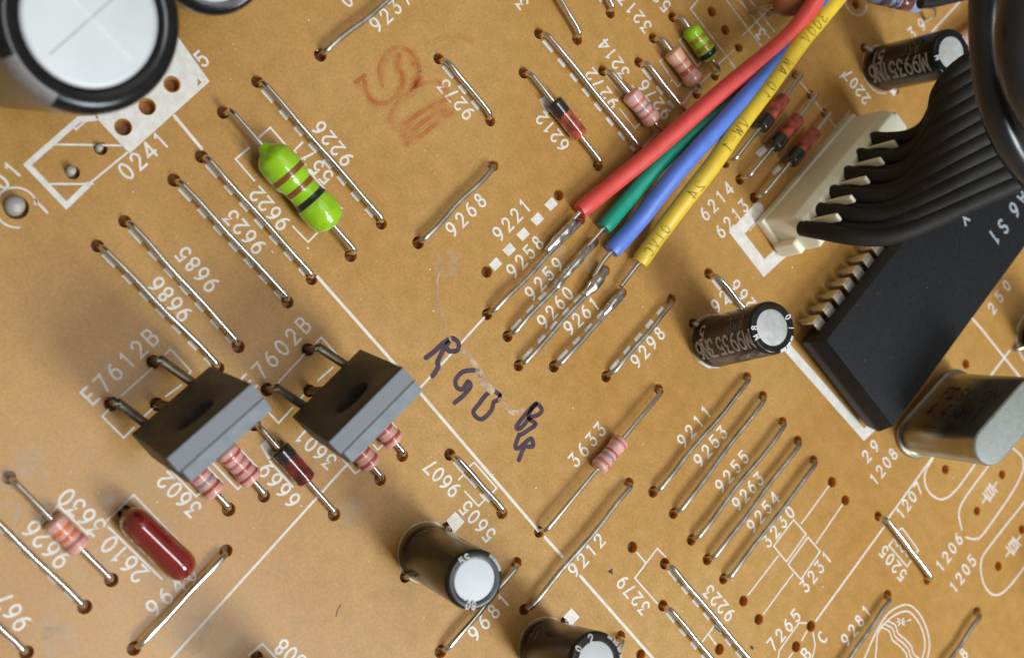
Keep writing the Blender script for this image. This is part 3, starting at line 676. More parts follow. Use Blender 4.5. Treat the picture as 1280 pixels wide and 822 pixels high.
silk_line(stamp([(225,420),(213,330),(255,258),(310,232),(365,258),(403,315),(402,380),(378,425),(440,405),(500,402),(535,440)], [(95,405),(140,372)], [(140,400),(150,450),(180,495),(232,508),(282,480),(322,420),(325,370),(302,330),(308,270)],
   [(262,590),(280,540),(312,490),(372,448)], [(330,615),(385,572),(450,530),(545,485)], [(322,662),(372,640),(450,580),(535,535)], [(350,702),(420,662),(485,610),(565,555)], [(300,640),(265,600)], [(380,310),(425,355),(395,400)]), w=0.42, m=M_STAMP, z=0.034, name='stamp_mark', sm=True)
silk_line(stamp([(225,420),(213,330),(255,258),(310,232),(365,258),(403,315),(402,380),(378,425),(440,405),(500,402),(535,440)], [(95,405),(140,372)], [(140,400),(150,450),(180,495),(232,508),(282,480),(322,420),(325,370),(302,330),(308,270)],
   [(262,590),(280,540),(312,490),(372,448)], [(330,615),(385,572),(450,530),(545,485)], [(322,662),(372,640),(450,580),(535,535)], [(350,702),(420,662),(485,610),(565,555)], [(300,640),(265,600)], [(380,310),(425,355),(395,400)]), w=0.95, m=M_STAMP2, z=0.052, name='stamp_mark', sm=True)
silk_line(stamp([(470,215),(520,185),(590,175),(660,205)]), w=0.5, m=M_STAMP2, z=0.034, name='stamp_mark', sm=True)
silk_line([[(553,332),(547,345),(546,368),(549,385),(556,403),(563,425)]], w=0.22, m=M_SCRATCH, z=0.036, name='scratch', sm=True)
silk_line([[(578,436),(592,453),(602,468),(612,486)], [(625,500),(640,515),(652,512)]], w=0.45, m=M_CHIP, z=0.036, name='scratch', sm=True)
silk_line([[(598,465),(606,480),(614,487)]], w=0.75, m=M_CHIP, z=0.04, name='scratch', sm=True)
silk_line([[(420,770),(422,762),(426,755)]], w=0.06, m=M_SPECK, z=0.036, name='fibre', sm=True)
silk_fill([[(759.5,714),(765,710),(766,718)], [(938,806),(942,808),(941,812),(938,810)]], m=M_SPECK, z=0.036, name='dark_speck')
for c, r in (((30,590),2.2),((75,800),1.6),((60,780),1.4),((240,790),1.8),((440,640),1.6),((560,330),1.5),((15,640),1.3),((680,345),1.5),((700,320),1.2),((740,330),1.2)):
    P = at(*c); q = MB(); n = 18; vs = [(P.x + r*random.uniform(.55, 1.1)*math.cos(2*math.pi*k/n), P.y + r*random.uniform(.55, 1.1)*math.sin(2*math.pi*k/n), 0.005) for k in range(n)]
    q.add(vs, [tuple(range(n))]); build('flux_stain', q, M_SMUDGE, board, smooth=False)
rs = random.Random(3); q = MB()
for k in range(150):
    P = at(rs.uniform(0, W), rs.uniform(0, H)); r = rs.uniform(0.03, 0.085) * (1.5 if rs.random() < .15 else 1); n = 6; a0 = rs.random()*6; e = rs.uniform(.4, 1)
    q.add([(P.x + r*math.cos(a0)*math.cos(6.283*i/n)*1.3 - r*e*math.sin(a0)*math.sin(6.283*i/n), P.y + r*math.sin(a0)*math.cos(6.283*i/n)*1.3 + r*e*math.cos(a0)*math.sin(6.283*i/n), 0.045) for i in range(n)], [tuple(range(n))])
o = build('dust', q, M_DUST, board, smooth=False); o['kind'] = 'stuff'

# ------------------------------------------------------------------ jumper wires and axial parts
for h0, h1, label, kw in JUMPERS: jumper(h0, h1, label, group=JG, **kw)
_axial = axial
for a, k in AX:
    if k.get('shape') == 'dumbbell2': k = dict(k, shape='inductor')
    axial(*a, **k)

# ------------------------------------------------------------------ transistors
for t in TRANS:
    zb = 3.3
    b0, b1 = at(*t['bot'][0], zb), at(*t['bot'][1], zb); Pb = (b0+b1)/2
    mx = ((t['top'][0][0]+t['top'][1][0])/2, (t['top'][0][1]+t['top'][1][1])/2)
    lo, hi = 6.0, 20.0
    for _ in range(40):
        m_ = (lo+hi)/2
        if (at(*mx, m_) - Pb).length < 10.8: lo = m_
        else: hi = m_
    Pt = at(*mx, lo); ax_ = (Pt-Pb).normalized()
    wv = (b1-b0); wv.z = 0; wv = (wv - ax_*wv.dot(ax_)).normalized(); wid = 7.7
    th = ax_.cross(wv); th = th if th.x > 0 else -th          # towards the back
    root = thing('transistor', t['label'], 'transistor', at(*t['mid']), 'upright three-legged transistors')
    Lb = 10.8
    prof = [(0, 0.35), (0.25, 0), (2.3, 0), (2.55, 0.4), (2.55, Lb-0.55), (1.42, Lb-0.05), (1.30, Lb+0.02), (0, Lb)]
    q = MB(); prism(q, prof, Pb - ax_*0.0, th, ax_, wv, -wid/2, wid/2)
    body = build('body', q, M_PLASTIC, root, bevel=0.10, angle=30)
    hc = Pb + ax_*6.4
    qc = MB(); lathe(qc, [(2.9, -0.4), (2.9, 0.0), (2.75, 0.05), (2.15, 0.09), (1.95, 0.2), (1.62, 0.34), (1.5, 0.6), (1.45, 4.0)], hc, th, 48, ax_)
    cutter = build('cutter', qc, M_HOLEDARK); cutter.location = -parent_loc(root)*0
    md = body.modifiers.new('b', 'BOOLEAN'); md.operation = 'DIFFERENCE'; md.object = cutter; md.solver = 'EXACT'
    dg = bpy.context.evaluated_depsgraph_get(); dg.update()
    me2 = bpy.data.meshes.new_from_object(body.evaluated_get(dg)); body.modifiers.clear(); body.data = me2
    me2.polygons.foreach_set('use_smooth', [True]*len(me2.polygons)); me2.set_sharp_from_angle(angle=R(30))
    bpy.data.objects.remove(cutter)
    # end strips of the same plastic, coloured paler for the light they face
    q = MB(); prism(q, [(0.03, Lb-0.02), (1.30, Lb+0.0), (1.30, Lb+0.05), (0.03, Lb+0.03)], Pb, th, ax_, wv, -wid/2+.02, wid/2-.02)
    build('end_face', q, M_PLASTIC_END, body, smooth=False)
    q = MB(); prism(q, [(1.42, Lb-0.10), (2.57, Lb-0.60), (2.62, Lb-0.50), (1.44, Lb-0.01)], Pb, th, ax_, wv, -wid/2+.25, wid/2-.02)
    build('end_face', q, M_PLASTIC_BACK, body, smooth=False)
    # ring recess and mounting hole on the front
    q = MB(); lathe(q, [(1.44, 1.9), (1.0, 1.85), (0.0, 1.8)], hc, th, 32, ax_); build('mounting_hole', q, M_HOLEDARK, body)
    q = MB(); lathe(q, [(0.42, 1.80), (0.3, 1.6), (0.0, 1.55)], hc - ax_*.2, th, 20, ax_); build('grey_tip', q, M_CANTOP, body)  # small grey knob deep in the mounting hole
    bc = Pb + th*1.15
    for i, hp in enumerate(t['outer'] + [t['mid']]):
        Hh = at(*hp); sgn = (1 if i == 0 else -1) if i < 2 else 0
        s0 = bc + wv*2.35*sgn + ax_*0.3
        el = Hh + ZA*2.7
        if i < 2: pts = [s0, s0 - ax_*0.7, (s0 - ax_*0.9)*0.55 + (el+ZA*0.25)*0.45, el + ZA*0.18, el - ZA*0.25, Hh - ZA*1.6]
        else: pts = [s0, s0 - ax_*0.8, Hh + ZA*1.4, Hh - ZA*1.6]
        q = MB(); tube(q, smooth_path(pts, 5), (0.22, 0.38), 10, ref=th if i == 2 else XA); build('lead', q, M_LEADDARK, root)

# ------------------------------------------------------------------ electrolytic capacitors
def can(label, base, top, ztop, rad, leads, sleeve=M_SLEEVE, topm=M_ALU, disc=0.70, stripe=None, stripem=M_PRINT_WHITE, z0=0.5, name='electrolytic_capacitor', score=False, ringprint=(), texts=(), seg=64, group=None, rim=0.30):
    Bc = at(*base, z0); Tc = at(*top, ztop); a = (Tc-Bc).normalized(); h = (Tc-Bc).length
    root = thing(name, label, 'capacitor', Vector((Bc.x, Bc.y, 0)), group)
    dr = rad*disc
    prof = [(rad*.55, -.02), (rad*.86, 0), (rad*.95, .12), (rad*1.0, .40), (rad, .75), (rad*.955, 1.05), (rad*.955, 1.2), (rad, 1.5), (rad, h-rim*2), (rad*.992, h-rim), (rad*.965, h-rim*.4), (rad*.92, h-rim*.08), (rad*.86, h), (dr*1.02, h-.03), (dr, h-.16)]
    sl = build('sleeve', lathe(MB(), prof, Bc, a, seg, XA), sleeve, root, angle=60)
    tp = build('can_top', lathe(MB(), [(dr*1.01, h-.20), (dr*1.0, h-.12), (dr*.92, h-.10), (0, h-.09)], Bc, a, seg, XA), topm, root, angle=60)
    x, y, _ = frame_of(a, XA)
    if stripe:
        for a0, a1, r0, r1 in stripe:
            n = 14; pp = [(r+0.012, z) for r, z in prof[8:13]] if r0 is None else [(r0, h+.01), (r1, h+.012)]
            if r0 is None and r1 == 'full': pp = [(r+0.012, z) for r, z in prof[3:13]]
            q = MB(); vs = []
            for r_, z_ in pp:
                for k in range(n+1):
                    t = R(a0 + (a1-a0)*k/n); vs.append(Bc + a*z_ + (x*math.cos(t)+y*math.sin(t))*r_)
            fs = [(i*(n+1)+k, i*(n+1)+k+1, (i+1)*(n+1)+k+1, (i+1)*(n+1)+k) for i in range(len(pp)-1) for k in range(n)]
            q.add(vs, fs); build('stripe', q, stripem, sl, angle=60)
    for s, th0, along, hh, pit, m_ in texts:          # text running from the top towards the base
        q = MB(); lay(q, text_strokes(s, hh, pit, .66), hh*.16, lambda u, v, dz: Bc + a*(along - u) + (x*math.cos(R(th0)+v/rad) + y*math.sin(R(th0)+v/rad))*(rad+.02+dz), step=0.1)
        build('printed_text', q, m_, sl, smooth=False)
    for s, th0, hh, m_ in ringprint:                  # characters on the shoulder
        rr_ = rad*(disc+.93)/2
        q = MB(); lay(q, text_strokes(s, hh, hh*.8, .66), hh*.19, lambda u, v, dz: Bc + a*(h + .022 + dz) + (x*math.cos(R(th0)-u/rr_) + y*math.sin(R(th0)-u/rr_))*(rr_ + v), step=0.12)
        build('printed_text', q, m_, sl, smooth=False)
    if score:
        for dx, dy, sm_ in ((-0.05, 1.0, M_SCORE), (1.0, 0.12, M_ALU_GREY)):
            d = (x*dx + y*dy).normalized(); s = a.cross(d); o_ = Bc + a*(h-.088)
            q = MB(); L_ = dr*.80
            q.add([o_ - d*L_ - s*.035, o_ + d*L_ - s*.035, o_ + d*L_ + s*.035, o_ - d*L_ + s*.035], [(0, 1, 2, 3)])
            q.v = [v + a*(0.008 if sm_ is M_SCORE else 0.013) for v in q.v]; build('vent_score', q, sm_, tp, smooth=False)
    for i, lp in enumerate(leads):
        Hp = at(*lp); dv = (Bc - Hp); dv.z = 0
        e = Hp + dv.normalized()*min(dv.length, max(0.3, dv.length-1.2)) if dv.length > .5 else Hp
        pts = [Hp - ZA*1.6, Hp + ZA*0.05, Hp + dv*0.15 + ZA*0.55, Hp + dv*0.45 + ZA*0.85 + a*0.05, Bc + (Hp-Bc)*0.45 + a*0.4]
        q = MB(); tube(q, smooth_path(pts, 4), 0.24, 10); build('lead', q, M_TIN_DULL, root)
    return root, Bc, a, h
EG = 'small black electrolytic capacitors'
can('black capacitor with bright white top, standing beside 5605 and 9681', (533,690), (594,725), 11.0, 2.42, [(559.2,659.3),(506.9,720.6)], M_SLEEVE_BR, M_ALU, .70, [(62,104,None,None)], M_PRINT_GREY, group=EG,
    ringprint=[('5S', 165, .6, M_PRINT_GREY), ('80.', 300, .6, M_PRINT_GREY)], texts=[('0', 175, 2.0, 1.5, 1.2, M_PRINT_DIM)])
can('black capacitor with a notched grey ring cut by the bottom edge', (681,808), (746,826), 11.0, 2.42, [(707,777),(652,838)], M_SLEEVE_BR, M_ALU, .66, [(60,72,None,None),(75,90,None,None),(93,106,None,None),(40,56,None,None)], M_PRINT_GREY, group=EG,
    ringprint=[('2', 150, .66, M_PRINT_GREY), ('0', 190, .6, M_PRINT_GREY)], texts=[('5S', 180, 2.2, 1.3, 1.0, M_PRINT_DIM)])
can('slanted black capacitor with grey top between white connector and large chip', (891,428), (966,409), 10.5, 2.45, [(866.8,404.3),(915,446)], M_SLEEVE_BR, M_ALU_GREY, .68, [(-26,-9,None,None),(-6,10,None,None),(13,26,None,None)], M_PRINT_WHITE, group=EG,
    ringprint=[('8', 228, .62, M_PRINT_WHITE), ('M', 252, .62, M_PRINT_WHITE), ('0', 75, .6, M_PRINT_WHITE), ('I', 45, .5, M_PRINT_WHITE)],
    texts=[('M9935', 250, 7.0, 1.65, 1.15, M_PRINT_GREY), ('3N6', 250, 2.2, 1.7, 1.0, M_PRINT_GREY), ('85C', 208, 7.6, 1.2, .95, M_PRINT_DIM), ('5', 210, 1.9, 1.4, .95, M_PRINT_GREY)])
can('black capacitor with white top partly under the black ribbon, at 2207', (1103,86), (1190,66), 10.8, 2.42, [(1080.4,60),(1120,112)], M_SLEEVE, M_ALU_GREY, .66, [(75,100,None,None)], M_PRINT_GREY, group=EG,
    ringprint=[('M', 246, .66, M_PRINT_WHITE)],
    texts=[('M9935', 250, 6.6, 1.65, 1.15, M_PRINT_GREY), ('1N6', 250, 2.2, 1.7, 1.0, M_PRINT_GREY), ('85C', 208, 7.0, 1.2, .95, M_PRINT_DIM), ('5I', 210, 2.0, 1.4, .95, M_PRINT_GREY)])
rb = (at(223, 33, 19) - at(113, 33, 19)).length * 1.10
can('very large black capacitor with scored silver top in the top left corner', (12,33), (114,23), 19.0, rb, [], M_SLEEVE, M_ALU_BIG, .715, [(258,296,None,'full')], M_SLEEVE_GR, score=True, rim=0.75, seg=96)
rb2 = (at(268+68, -50, 14) - at(268, -50, 14)).length
can('black capacitor rim peeking in at the top edge beside the largest capacitor', (232,-52), (268,-51), 14.0, rb2, [], M_SLEEVE, M_ALU, .74, rim=0.7, seg=80)
can('dark capacitor body at the right edge below the chip', (1300,424), (1352,418), 8.0, 2.4, [(1267,437)], M_SLEEVE, M_ALU_GREY, .68)

can('black capacitor just outside the bottom edge whose shadow falls into view', (345,884), (400,912), 10.5, 2.45, [], M_SLEEVE_BR, M_ALU_GREY, .68)
can('black capacitor just outside the right edge whose shadow falls into view', (1352,812), (1440,815), 11.0, 2.6, [], M_SLEEVE_BR, M_ALU_GREY, .68)

# ------------------------------------------------------------------ dipped film capacitor
c0, c1 = at(172, 655, 2.1), at(222, 703, 2.1)
root = thing('film_capacitor', 'glossy dark red dipped capacitor lying in its outline at 2610', 'capacitor', Vector((c0.x, c0.y, 0)))
d = dirz(c0, c1); L = (c1-c0).length; n = 20; pts, rad = [], []
for i in range(n+1):
    u = -1 + 2*i/n; e = 1.45
    xx = u*(L/2 + e); k = max(0.0, (abs(xx) - L/2)/e); f_ = math.sqrt(max(0.0, 1-k*k))
    pts.append((c0+c1)/2 + d*xx); rad.append((1.7*f_ + .01, 1.22*f_*(1.0+0.05*u) + .01))
build('body', tube(MB(), pts, rad, 28, ref=ZA), M_FILM, root, angle=80)
for hp, tgt in (((155,639), c0 + d*0.3), ((214,701), c1 - d*0.3)):
    Hp = at(*hp); q = MB(); tube(q, smooth_path([Hp - ZA*1.6, Hp + ZA*.35, tgt*0.6 + Hp*0.4 + ZA*0.2, tgt], 4), 0.27, 10); build('lead', q, M_LEADDARK, root)

# ------------------------------------------------------------------ header pins
for c, hc, r, zt, lb in (((17.9,257.4),(19.5,259),0.74,1.0,'large round tinned pin inside a printed ring at the left edge'), ((88,214),(91,215.5),0.38,0.7,'round tinned pin inside the 0241 outline'), ((123.5,185),(126,185.6),0.30,0.5,'small tinned pin on the line inside the 0241 outline')):
    P = at(*c); q = MB(); lathe(q, [(r, -1.6), (r, zt-r*.7), (r*.9, zt-r*.35), (r*.6, zt-r*.1), (0, zt)], P, ZA, 24)
    o = build('connector_pin', shift(q, P), M_PINDOME); o.location = P; tag(o, lb, 'connector pin')

# ------------------------------------------------------------------ coloured lead wires
def lead_wire(name, label, pxz, r, m_, cond, blob, texts=()):
    path = smooth_path([at(*p) for p in pxz], 8)
    root = thing(name, label, 'wire', Vector((path[0].x, path[0].y, 0)))
    radii = [r*(0.99 + 0.01*math.sin(i*0.7)) for i in range(len(path))]
    radii[0] *= 0.9
    ins = build('insulation', tube(MB(), path, radii, 24, ref=ZA), m_, root, angle=60)
    cp = smooth_path([path[0] + (path[1]-path[0])*0.8] + [at(*c) for c in cond], 6)
    build('bare_conductor', tube(MB(), cp, 0.22, 10), M_TIN, root)
    bp = smooth_path([at(b[0]+2.5, b[1]+2.5, b[2]+.1) for b in blob], 6); n = len(bp)
    br = []
    for i in range(n):
        u = i/(n-1); j = u*(len(blob)-1); k = min(int(j), len(blob)-2); f_ = j-k
        br.append(1.22*max(0.05, blob[k][3]*(1-f_) + blob[k+1][3]*f_)*(1+0.07*math.sin(i*0.9)))
    build('solder', tube(MB(), bp, br, 14, ref=ZA, wob=0.02), M_SOLDER, root, angle=80)
    if texts:
        cum = [0]
        for i in range(1, len(path)): cum.append(cum[-1] + (path[i]-path[i-1]).length)
        F = frames(path, ZA)
        def on(s, v, dz, rot):
            s = max(0, min(cum[-1]-1e-3, s)); i = max(k for k in range(len(cum)-1) if cum[k] <= s); f_ = (s-cum[i])/(cum[i+1]-cum[i])
            p = path[i].lerp(path[i+1], f_); t = F[i][2]; o_ = (CAM - p).normalized(); o_ = (o_ - t*o_.dot(t)).normalized(); b = t.cross(o_)
            a = rot + v/r; return p + (o_*math.cos(a) + b*math.sin(a))*(r*1.02 + .02 + dz)
        for s, pos, hh, rot, flip in texts:
            sg = -1 if flip else 1
            q = MB(); lay(q, text_strokes(s, hh, hh*.95, .7), hh*.13, lambda u, v, dz: on(pos + sg*u, sg*v, dz, rot), step=0.08)
            build('printed_text', q, M_WIREPRINT, ins, smooth=False)
    return root
lead_wire('lead_wire', 'red insulated wire, uppermost of the four coloured wires',
  [(724,264,1.05),(770,227,1.6),(820,186,2.6),(891,124,4.2),(942,82,5.4),(983,48,6.4),(1007,20,7.2),(1026,-12,8),(1050,-60,9)], 0.85, M_RED,
  [(714,277,.8),(700,292,.75)], [(716,273,.85,.2),(709,282,.8,.36),(700,291,.72,.40),(690,301,.68,.36),(680,311,.62,.16)])
lead_wire('lead_wire', 'green insulated wire between the red and the blue wire',
  [(754,285,.95),(783,251,1.3),(812,218,1.9),(850,181,2.6),(893,144,3.2),(925,114,3.6),(962,76,3.9),(1000,36,4.2),(1030,-4,4.5),(1055,-50,5)], 0.80, M_GREENW,
  [(742,299,.75),(728,315,.7)], [(735,305,.75,.14),(726,317,.72,.30),(714,330,.68,.34),(704,342,.64,.26),(694,355,.6,.32),(682,368,.6,.12)])
lead_wire('lead_wire', 'blue insulated wire between the green and the yellow wire',
  [(764,314,.95),(796,279,1.6),(824,243,2.6),(855,205,3.6),(904,152,4.8),(942,110,5.6),(980,69,6.3),(1014,31,7),(1034,0,7.6),(1062,-50,8.4)], 0.86, M_BLUE,
  [(755,325,.8),(748,336,.75),(742,347,.7)], [(756,332,.8,.14),(750,341,.78,.36),(743,350,.74,.50),(736,358,.7,.44),(727,367,.64,.22)])
lead_wire('lead_wire', 'yellow insulated wire with dark print, lowest of the four coloured wires',
  [(799,328,.95),(824,293,1.8),(850,258,2.9),(891,206,4.4),(924,158,5.3),(962,107,6.2),(998,57,7),(1020,30,7.4),(1045,0,8),(1085,-50,9)], 0.86, M_YELLOW,
  [(789,341,.8),(776,358,.7)], [(777,359,.75,.12),(770,368,.72,.26),(763,376,.68,.36),(757,384,.64,.30),(750,393,.6,.1)],
  [('OIVC', 2.6, .95, 0.25, True), ('2', 9.1, 1.0, 0.3, True), ('4', 8.1, 1.0, 0.3, True), ('VW-1', 15.0, 1.0, 0.3, True), ('10 AW', 22.0, 1.0, 0.25, False), ('300V', 28.5, 1.0, 0.2, True)])

# ------------------------------------------------------------------ white connector and the black ribbon of wires
C0, C1 = at(943.5, 279), at(1058, 143)
x0 = (C0.x + C1.x)/2; y0, y1 = C0.y, C1.y
conn = thing('wire_connector', 'cream plastic connector with six black wires plugged in', 'connector', Vector((x0+2.3, (y0+y1)/2, 0)))
q = MB(); CW, CH = 4.7, 6.2
vs_, fs_ = [], []
box(q, (x0 + CW/2, (y0+y1)/2, 0.6), CW, y1-y0, 1.1); build('base', q, M_CREAM, conn, bevel=0.18)
q = MB(); prism(q, [(0.25, 1.0), (CW-0.1, 1.0), (CW-0.1, CH-0.5), (CW-0.6, CH), (1.1, CH), (0.45, CH-0.9)], (x0, 0, 0), XA, ZA, YA, y0+0.35, y1-0.35)
build('housing', q, M_CREAM, conn, bevel=0.25, bseg=3)
q = MB(); box(q, (x0 + CW*.55, y1 - 0.2, 3.2), 2.4, 1.7, 5.2); build('end_lug', q, M_CREAM, conn, bevel=0.6, bseg=4)
q = MB(); box(q, (x0 + CW*.80, y0 + 0.1, 2.0), 1.6, 0.9, 3.2); build('end_lug', q, M_CREAM, conn, bevel=0.3, bseg=3)
entry = [(1003,285),(1021,262),(1038,240),(1057,216),(1074,194),(1091,174)]
for i in range(5):
    m_ = ((entry[i][0]+entry[i+1][0])/2, (entry[i][1]+entry[i+1][1])/2)
    P = at(m_[0]+2, m_[1]+2, CH); q = MB(); box(q, (P.x + 0.35, P.y + 0.12, CH + 1.3), 0.9, 0.42, 4.6)
    build('divider', q, M_CREAM, conn, bevel=0.22, bseg=3)
cable = thing('ribbon_cable', 'flat bundle of six black wires rising from the cream connector', 'cable', Vector((x0+2, (y0+y1)/2, 0)))
w6 = [(1001,285,5.5),(1030,290,8.2),(1065,296,10.6),(1100,297,12.2),(1130,290,13.4),(1170,273,15),(1220,250,17),(1300,216,20)]
w1 = [(1091,174,5.5),(1110,175,7.8),(1136,172,9.8),(1157,160,11.6),(1170,139,13.2),(1177,114,15),(1205,82,17.5),(1300,25,22)]
for i in range(11):
    u = i/10; pts = []; back = i % 2
    e0, e1 = entry[i//2], entry[min(5, (i+1)//2)]; e = ((e0[0]+e1[0])/2, (e0[1]+e1[1])/2)
    for k in range(8):
        a_, b_ = w6[k], w1[k]
        p = [a_[j]*(1-u) + b_[j]*u for j in range(3)]
        if k == 0: p[0], p[1] = e
        P = at(p[0], p[1], p[2])
        if back: P = P + (XA*0.55 - ZA*0.1)*(1.0 if k < 3 else 0.5 if k == 3 else 0.1)
        pts.append(P)
    path = smooth_path(pts, 8); n = len(path)
    rr_ = [0.80 + 0.10*min(1, max(0, j/n-.35)*4) for j in range(n)]
    build('wire', tube(MB(), path, rr_, 20, ref=ZA), M_BLACKW, cable, angle=60)
def cable_tube(name, label, pxz, r):
    path = smooth_path([at(*p) for p in pxz], 8); o_ = Vector(path[0])
    o = build(name, shift(tube(MB(), path, r, 32), o_), M_BLACKC); o.location = o_; return tag(o, label, 'cable')
cable_tube('black_cable', 'thick glossy black cable curving down the right edge', [(1236,-60,34),(1233,0,33),(1234,60,32),(1242,120,31),(1260,172,30),(1290,216,29),(1335,250,28)], 1.35)
cable_tube('black_cable', 'blurred thick black cable in the top right corner', [(1300,-70,38),(1284,-10,38),(1274,40,37.5),(1280,90,37),(1300,140,36),(1340,180,35)], 1.75)

# ------------------------------------------------------------------ integrated circuit
zt = 4.6
Lc, Rc = at(1033, 425, zt), at(1117, 532, zt); ye = (Lc.y + Rc.y)/2; xa, xb = Lc.x, Rc.x; LEN = 48.0
ic = thing('chip', 'large black integrated circuit package with tinned pins under the ribbon', 'chip', Vector(((xa+xb)/2, ye+LEN/2, 0)))
q = MB(); lv = [(0.7, 0.0), (2.45, -0.30), (2.85, -0.30), (zt, 0.0)]; vs_ = []
for z_, ins in lv: vs_ += [(xa+ins, ye+ins*1.6, z_), (xb-ins, ye+ins*1.6, z_), (xb-ins, ye+LEN-ins*1.6, z_), (xa+ins, ye+LEN-ins*1.6, z_)]
fs_ = [(3, 2, 1, 0), (12, 13, 14, 15)] + [(i*4+k, i*4+(k+1) % 4, (i+1)*4+(k+1) % 4, (i+1)*4+k) for i in range(3) for k in range(4)]
q.add(vs_, fs_); icb = build('body', q, M_IC, ic, bevel=0.09)
pa, pz = at(1022.5, 401, 2.75), at(1096.5, 309, 2.75); pitch = (pz.y - pa.y)/6
for k in range(16):
    yk = pa.y + pitch*k
    for sx, xs in ((-1, xa-0.28), (1, xb+0.28)):
        q = MB(); e_ = 0 if sx < 0 else 0.45; box(q, (xs + sx*(0.42-e_/2), yk, 2.66), 0.9-e_, 1.22, 0.24); box(q, (xs + sx*(0.98-e_), yk, 1.85), 0.25, 1.22, 1.82); box(q, (xs + sx*(1.0-e_), yk, 0.4), 0.22, 0.5, 1.6)
        o = build('pin', q, M_PIN, ic, bevel=0.07)
for s, p0, p1, hh in (('A', (1279,249), None, 1.55), ('6', (1268,262), None, 1.55), ('S', (1254,283), None, 1.55), ('1', (1243,296), None, 1.55), ('Y', (1205,272), None, 1.4)):
    d = -YA; up = XA; c = at(*p0, zt); pt = 1.0
    q = MB(); lay(q, text_strokes(s, hh, pt, .7), hh*.17, lambda a, b, dz: c + d*a + up*b + ZA*(0.012+dz)); build('printed_text', q, M_ICPRINT, icb, smooth=False)

rs = random.Random(11); q = MB()
for k in range(14):
    P = Vector((rs.uniform(xa+.3, xb-.3), ye + rs.uniform(.4, 24), zt + 0.006)); r = rs.uniform(.015, .045); e = rs.uniform(.4, 1); a0 = rs.random()*6
    q.add([P + Vector((r*2*math.cos(a0)*math.cos(1.047*i) - r*e*math.sin(a0)*math.sin(1.047*i), r*2*math.sin(a0)*math.cos(1.047*i) + r*e*math.cos(a0)*math.sin(1.047*i), 0)) for i in range(6)], [tuple(range(6))])
o = build('dust', q, mat('grey_dust', (0.16, 0.16, 0.16), 0.8), icb, smooth=False); o['kind'] = 'stuff'

# ------------------------------------------------------------------ crystal
B0 = at(1144, 543, 0.35); T0 = at(1240, 556, 12.4); a = (T0-B0).normalized()
x, y, _ = frame_of(a, XA); h = (T0-B0).length; sp = 6.5
xt = thing('crystal', 'metal can crystal with black print leaning beside the large chip', 'crystal', Vector((B0.x, B0.y + sp/2, 0)))
def stad(q, levels, org):
    n = 14; vs, fs = [], []
    for r_, z_ in levels:
        for k in range(n+1): t_ = math.pi + math.pi*k/n; vs.append(org + a*z_ + x*math.cos(t_)*r_ + y*math.sin(t_)*r_)
        for k in range(n+1): t_ = math.pi*k/n; vs.append(org + a*z_ + y*sp + x*math.cos(t_)*r_ + y*math.sin(t_)*r_)
    m_ = 2*(n+1)
    for i in range(len(levels)-1):
        for k in range(m_): fs.append((i*m_+k, i*m_+(k+1) % m_, (i+1)*m_+(k+1) % m_, (i+1)*m_+k))
    fs.append(tuple(range(m_-1, -1, -1))); fs.append(tuple((len(levels)-1)*m_+k for k in range(m_))); return q.add(vs, fs)
build('base_flange', stad(MB(), [(2.35, -.1), (2.5, 0.0), (2.5, .35), (2.4, .5), (2.05, .52)], B0), M_CAN, xt, angle=50)
cn = build('can', stad(MB(), [(2.05, .45), (2.05, h-.35), (2.0, h-.15)], B0), M_CAN, xt, angle=50)
build('can_top', stad(MB(), [(2.0, h-.16), (1.9, h-.04), (1.75, h)], B0), M_CANTOP, xt, angle=50)
for s, off, al in (('FDSC 0N', 4.4, 6.6), ('4.43361', 2.0, 6.2)):
    c = B0 + y*off + a*al - x*2.062; d = a; up = y
    q = MB(); lay(q, text_strokes(s, 1.5, 1.25, .75), .36, lambda u, v, dz: c + d*u + up*v - x*(0.012+dz)); build('printed_text', q, M_CANPRINT, cn, smooth=False)

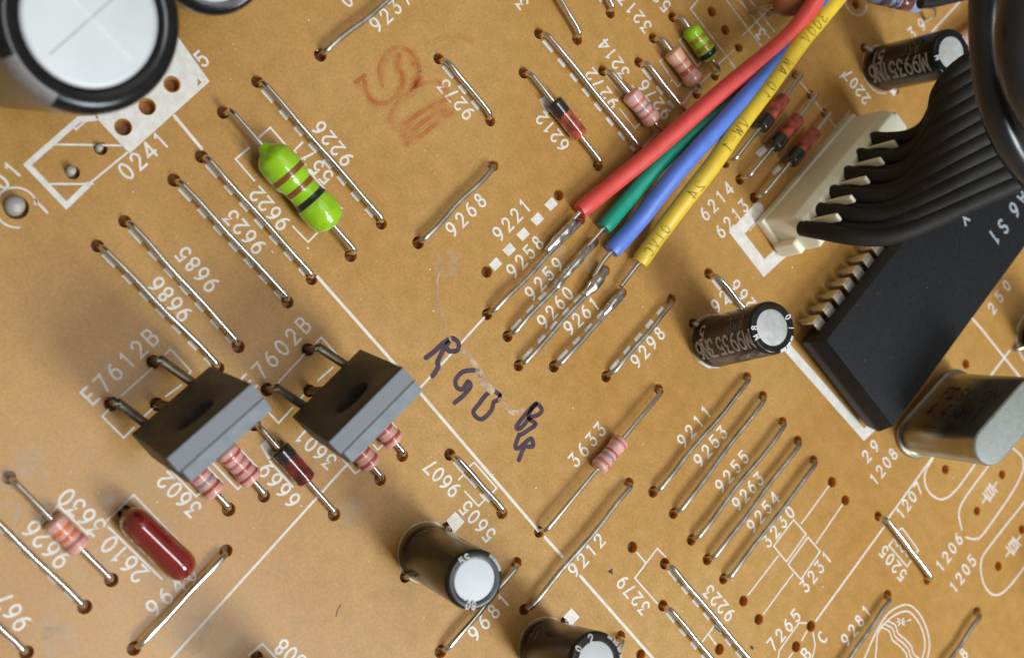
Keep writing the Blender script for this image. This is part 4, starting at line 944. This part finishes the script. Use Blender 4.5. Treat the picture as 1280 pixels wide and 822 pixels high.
# ------------------------------------------------------------------ top edge bits
P = at(991, -2, 5.2); root = thing('disc_capacitor', 'orange brown ceramic disc capacitor at the top edge by the red wire', 'capacitor', Vector((P.x, P.y, 0)))
q = MB(); x_, y_, z_ = Vector((1, 1, 0)).normalized(), Vector((-.35, .35, .87)).normalized(), None
z_ = x_.cross(y_); vs, fs = [], []
nu, nv = 28, 14
for j in range(nv+1):
    v = -math.pi/2 + math.pi*j/nv
    for i in range(nu):
        u = 2*math.pi*i/nu; vs.append(P + (x_*math.cos(u)*2.1 + y_*math.sin(u)*2.1)*math.cos(v)**.7 + z_*math.sin(v)*1.25)
for j in range(nv):
    for i in range(nu): fs.append((j*nu+i, j*nu+(i+1) % nu, (j+1)*nu+(i+1) % nu, (j+1)*nu+i))
q.add(vs, fs); build('body', q, M_DISC, root, angle=80)
for s in (-1, 1):
    q = MB(); b = P + x_*1.2*s; tube(q, [Vector((b.x, b.y, -1.0)), Vector((b.x, b.y, 1.0)), b - y_*1.2], 0.25, 10); build('lead', q, M_TIN_DULL, root)
A, B = at(1086, -9, 3.6), at(1150, 6, 3.6); d = (B-A).normalized(); L = (B-A).length
root = thing('resistor', 'blue grey resistor with violet and brown bands at the top edge', 'resistor', Vector((A.x, A.y, 0)))
prof = [(.3, 0), (.8, .1), (1.0, .4), (1.0, L*.2), (.9, L*.28), (.9, L*.72), (1.0, L*.8), (1.0, L-.4), (.8, L-.1), (.3, L)]
body = build('body', lathe(MB(), prof, A, d, 26), M_VIOLET, root, angle=70)
for u0, u1, m_ in ((.16, .36, M_VIOLET_BAND), (.44, .52, M_VIOLET_BAND), (.56, .78, M_MAROON)):
    q = MB(); lathe(q, [(.93, L*u0), (1.02, L*u0+.05), (1.02, L*u1-.05), (.93, L*u1)], A, d, 26); q.f = q.f[:-2]; q.m = q.m[:-2]; build('colour_band', q, m_, body, angle=70)
q = MB(); tube(q, smooth_path([B - d*.2, B + d*0.9, B + d*2.2 - ZA*.2, B + d*4.0 - ZA*2.2, B + d*4.4 - ZA*4.2], 5), .24, 10); build('lead', q, M_TIN, root)
q = MB(); tube(q, smooth_path([A + d*.2, A - d*1.2, A - d*2.6 - ZA*1.0, A - d*3.0 - ZA*4.0], 5), .24, 10); build('lead', q, M_TIN, root)
cable_tube('black_sleeve', 'dark sleeve lying at the top edge beside the blue grey resistor', [(1150,4,6.4),(1168,2,6.6),(1190,-3,6.8),(1225,-12,7.2),(1262,-30,8)], 0.62)
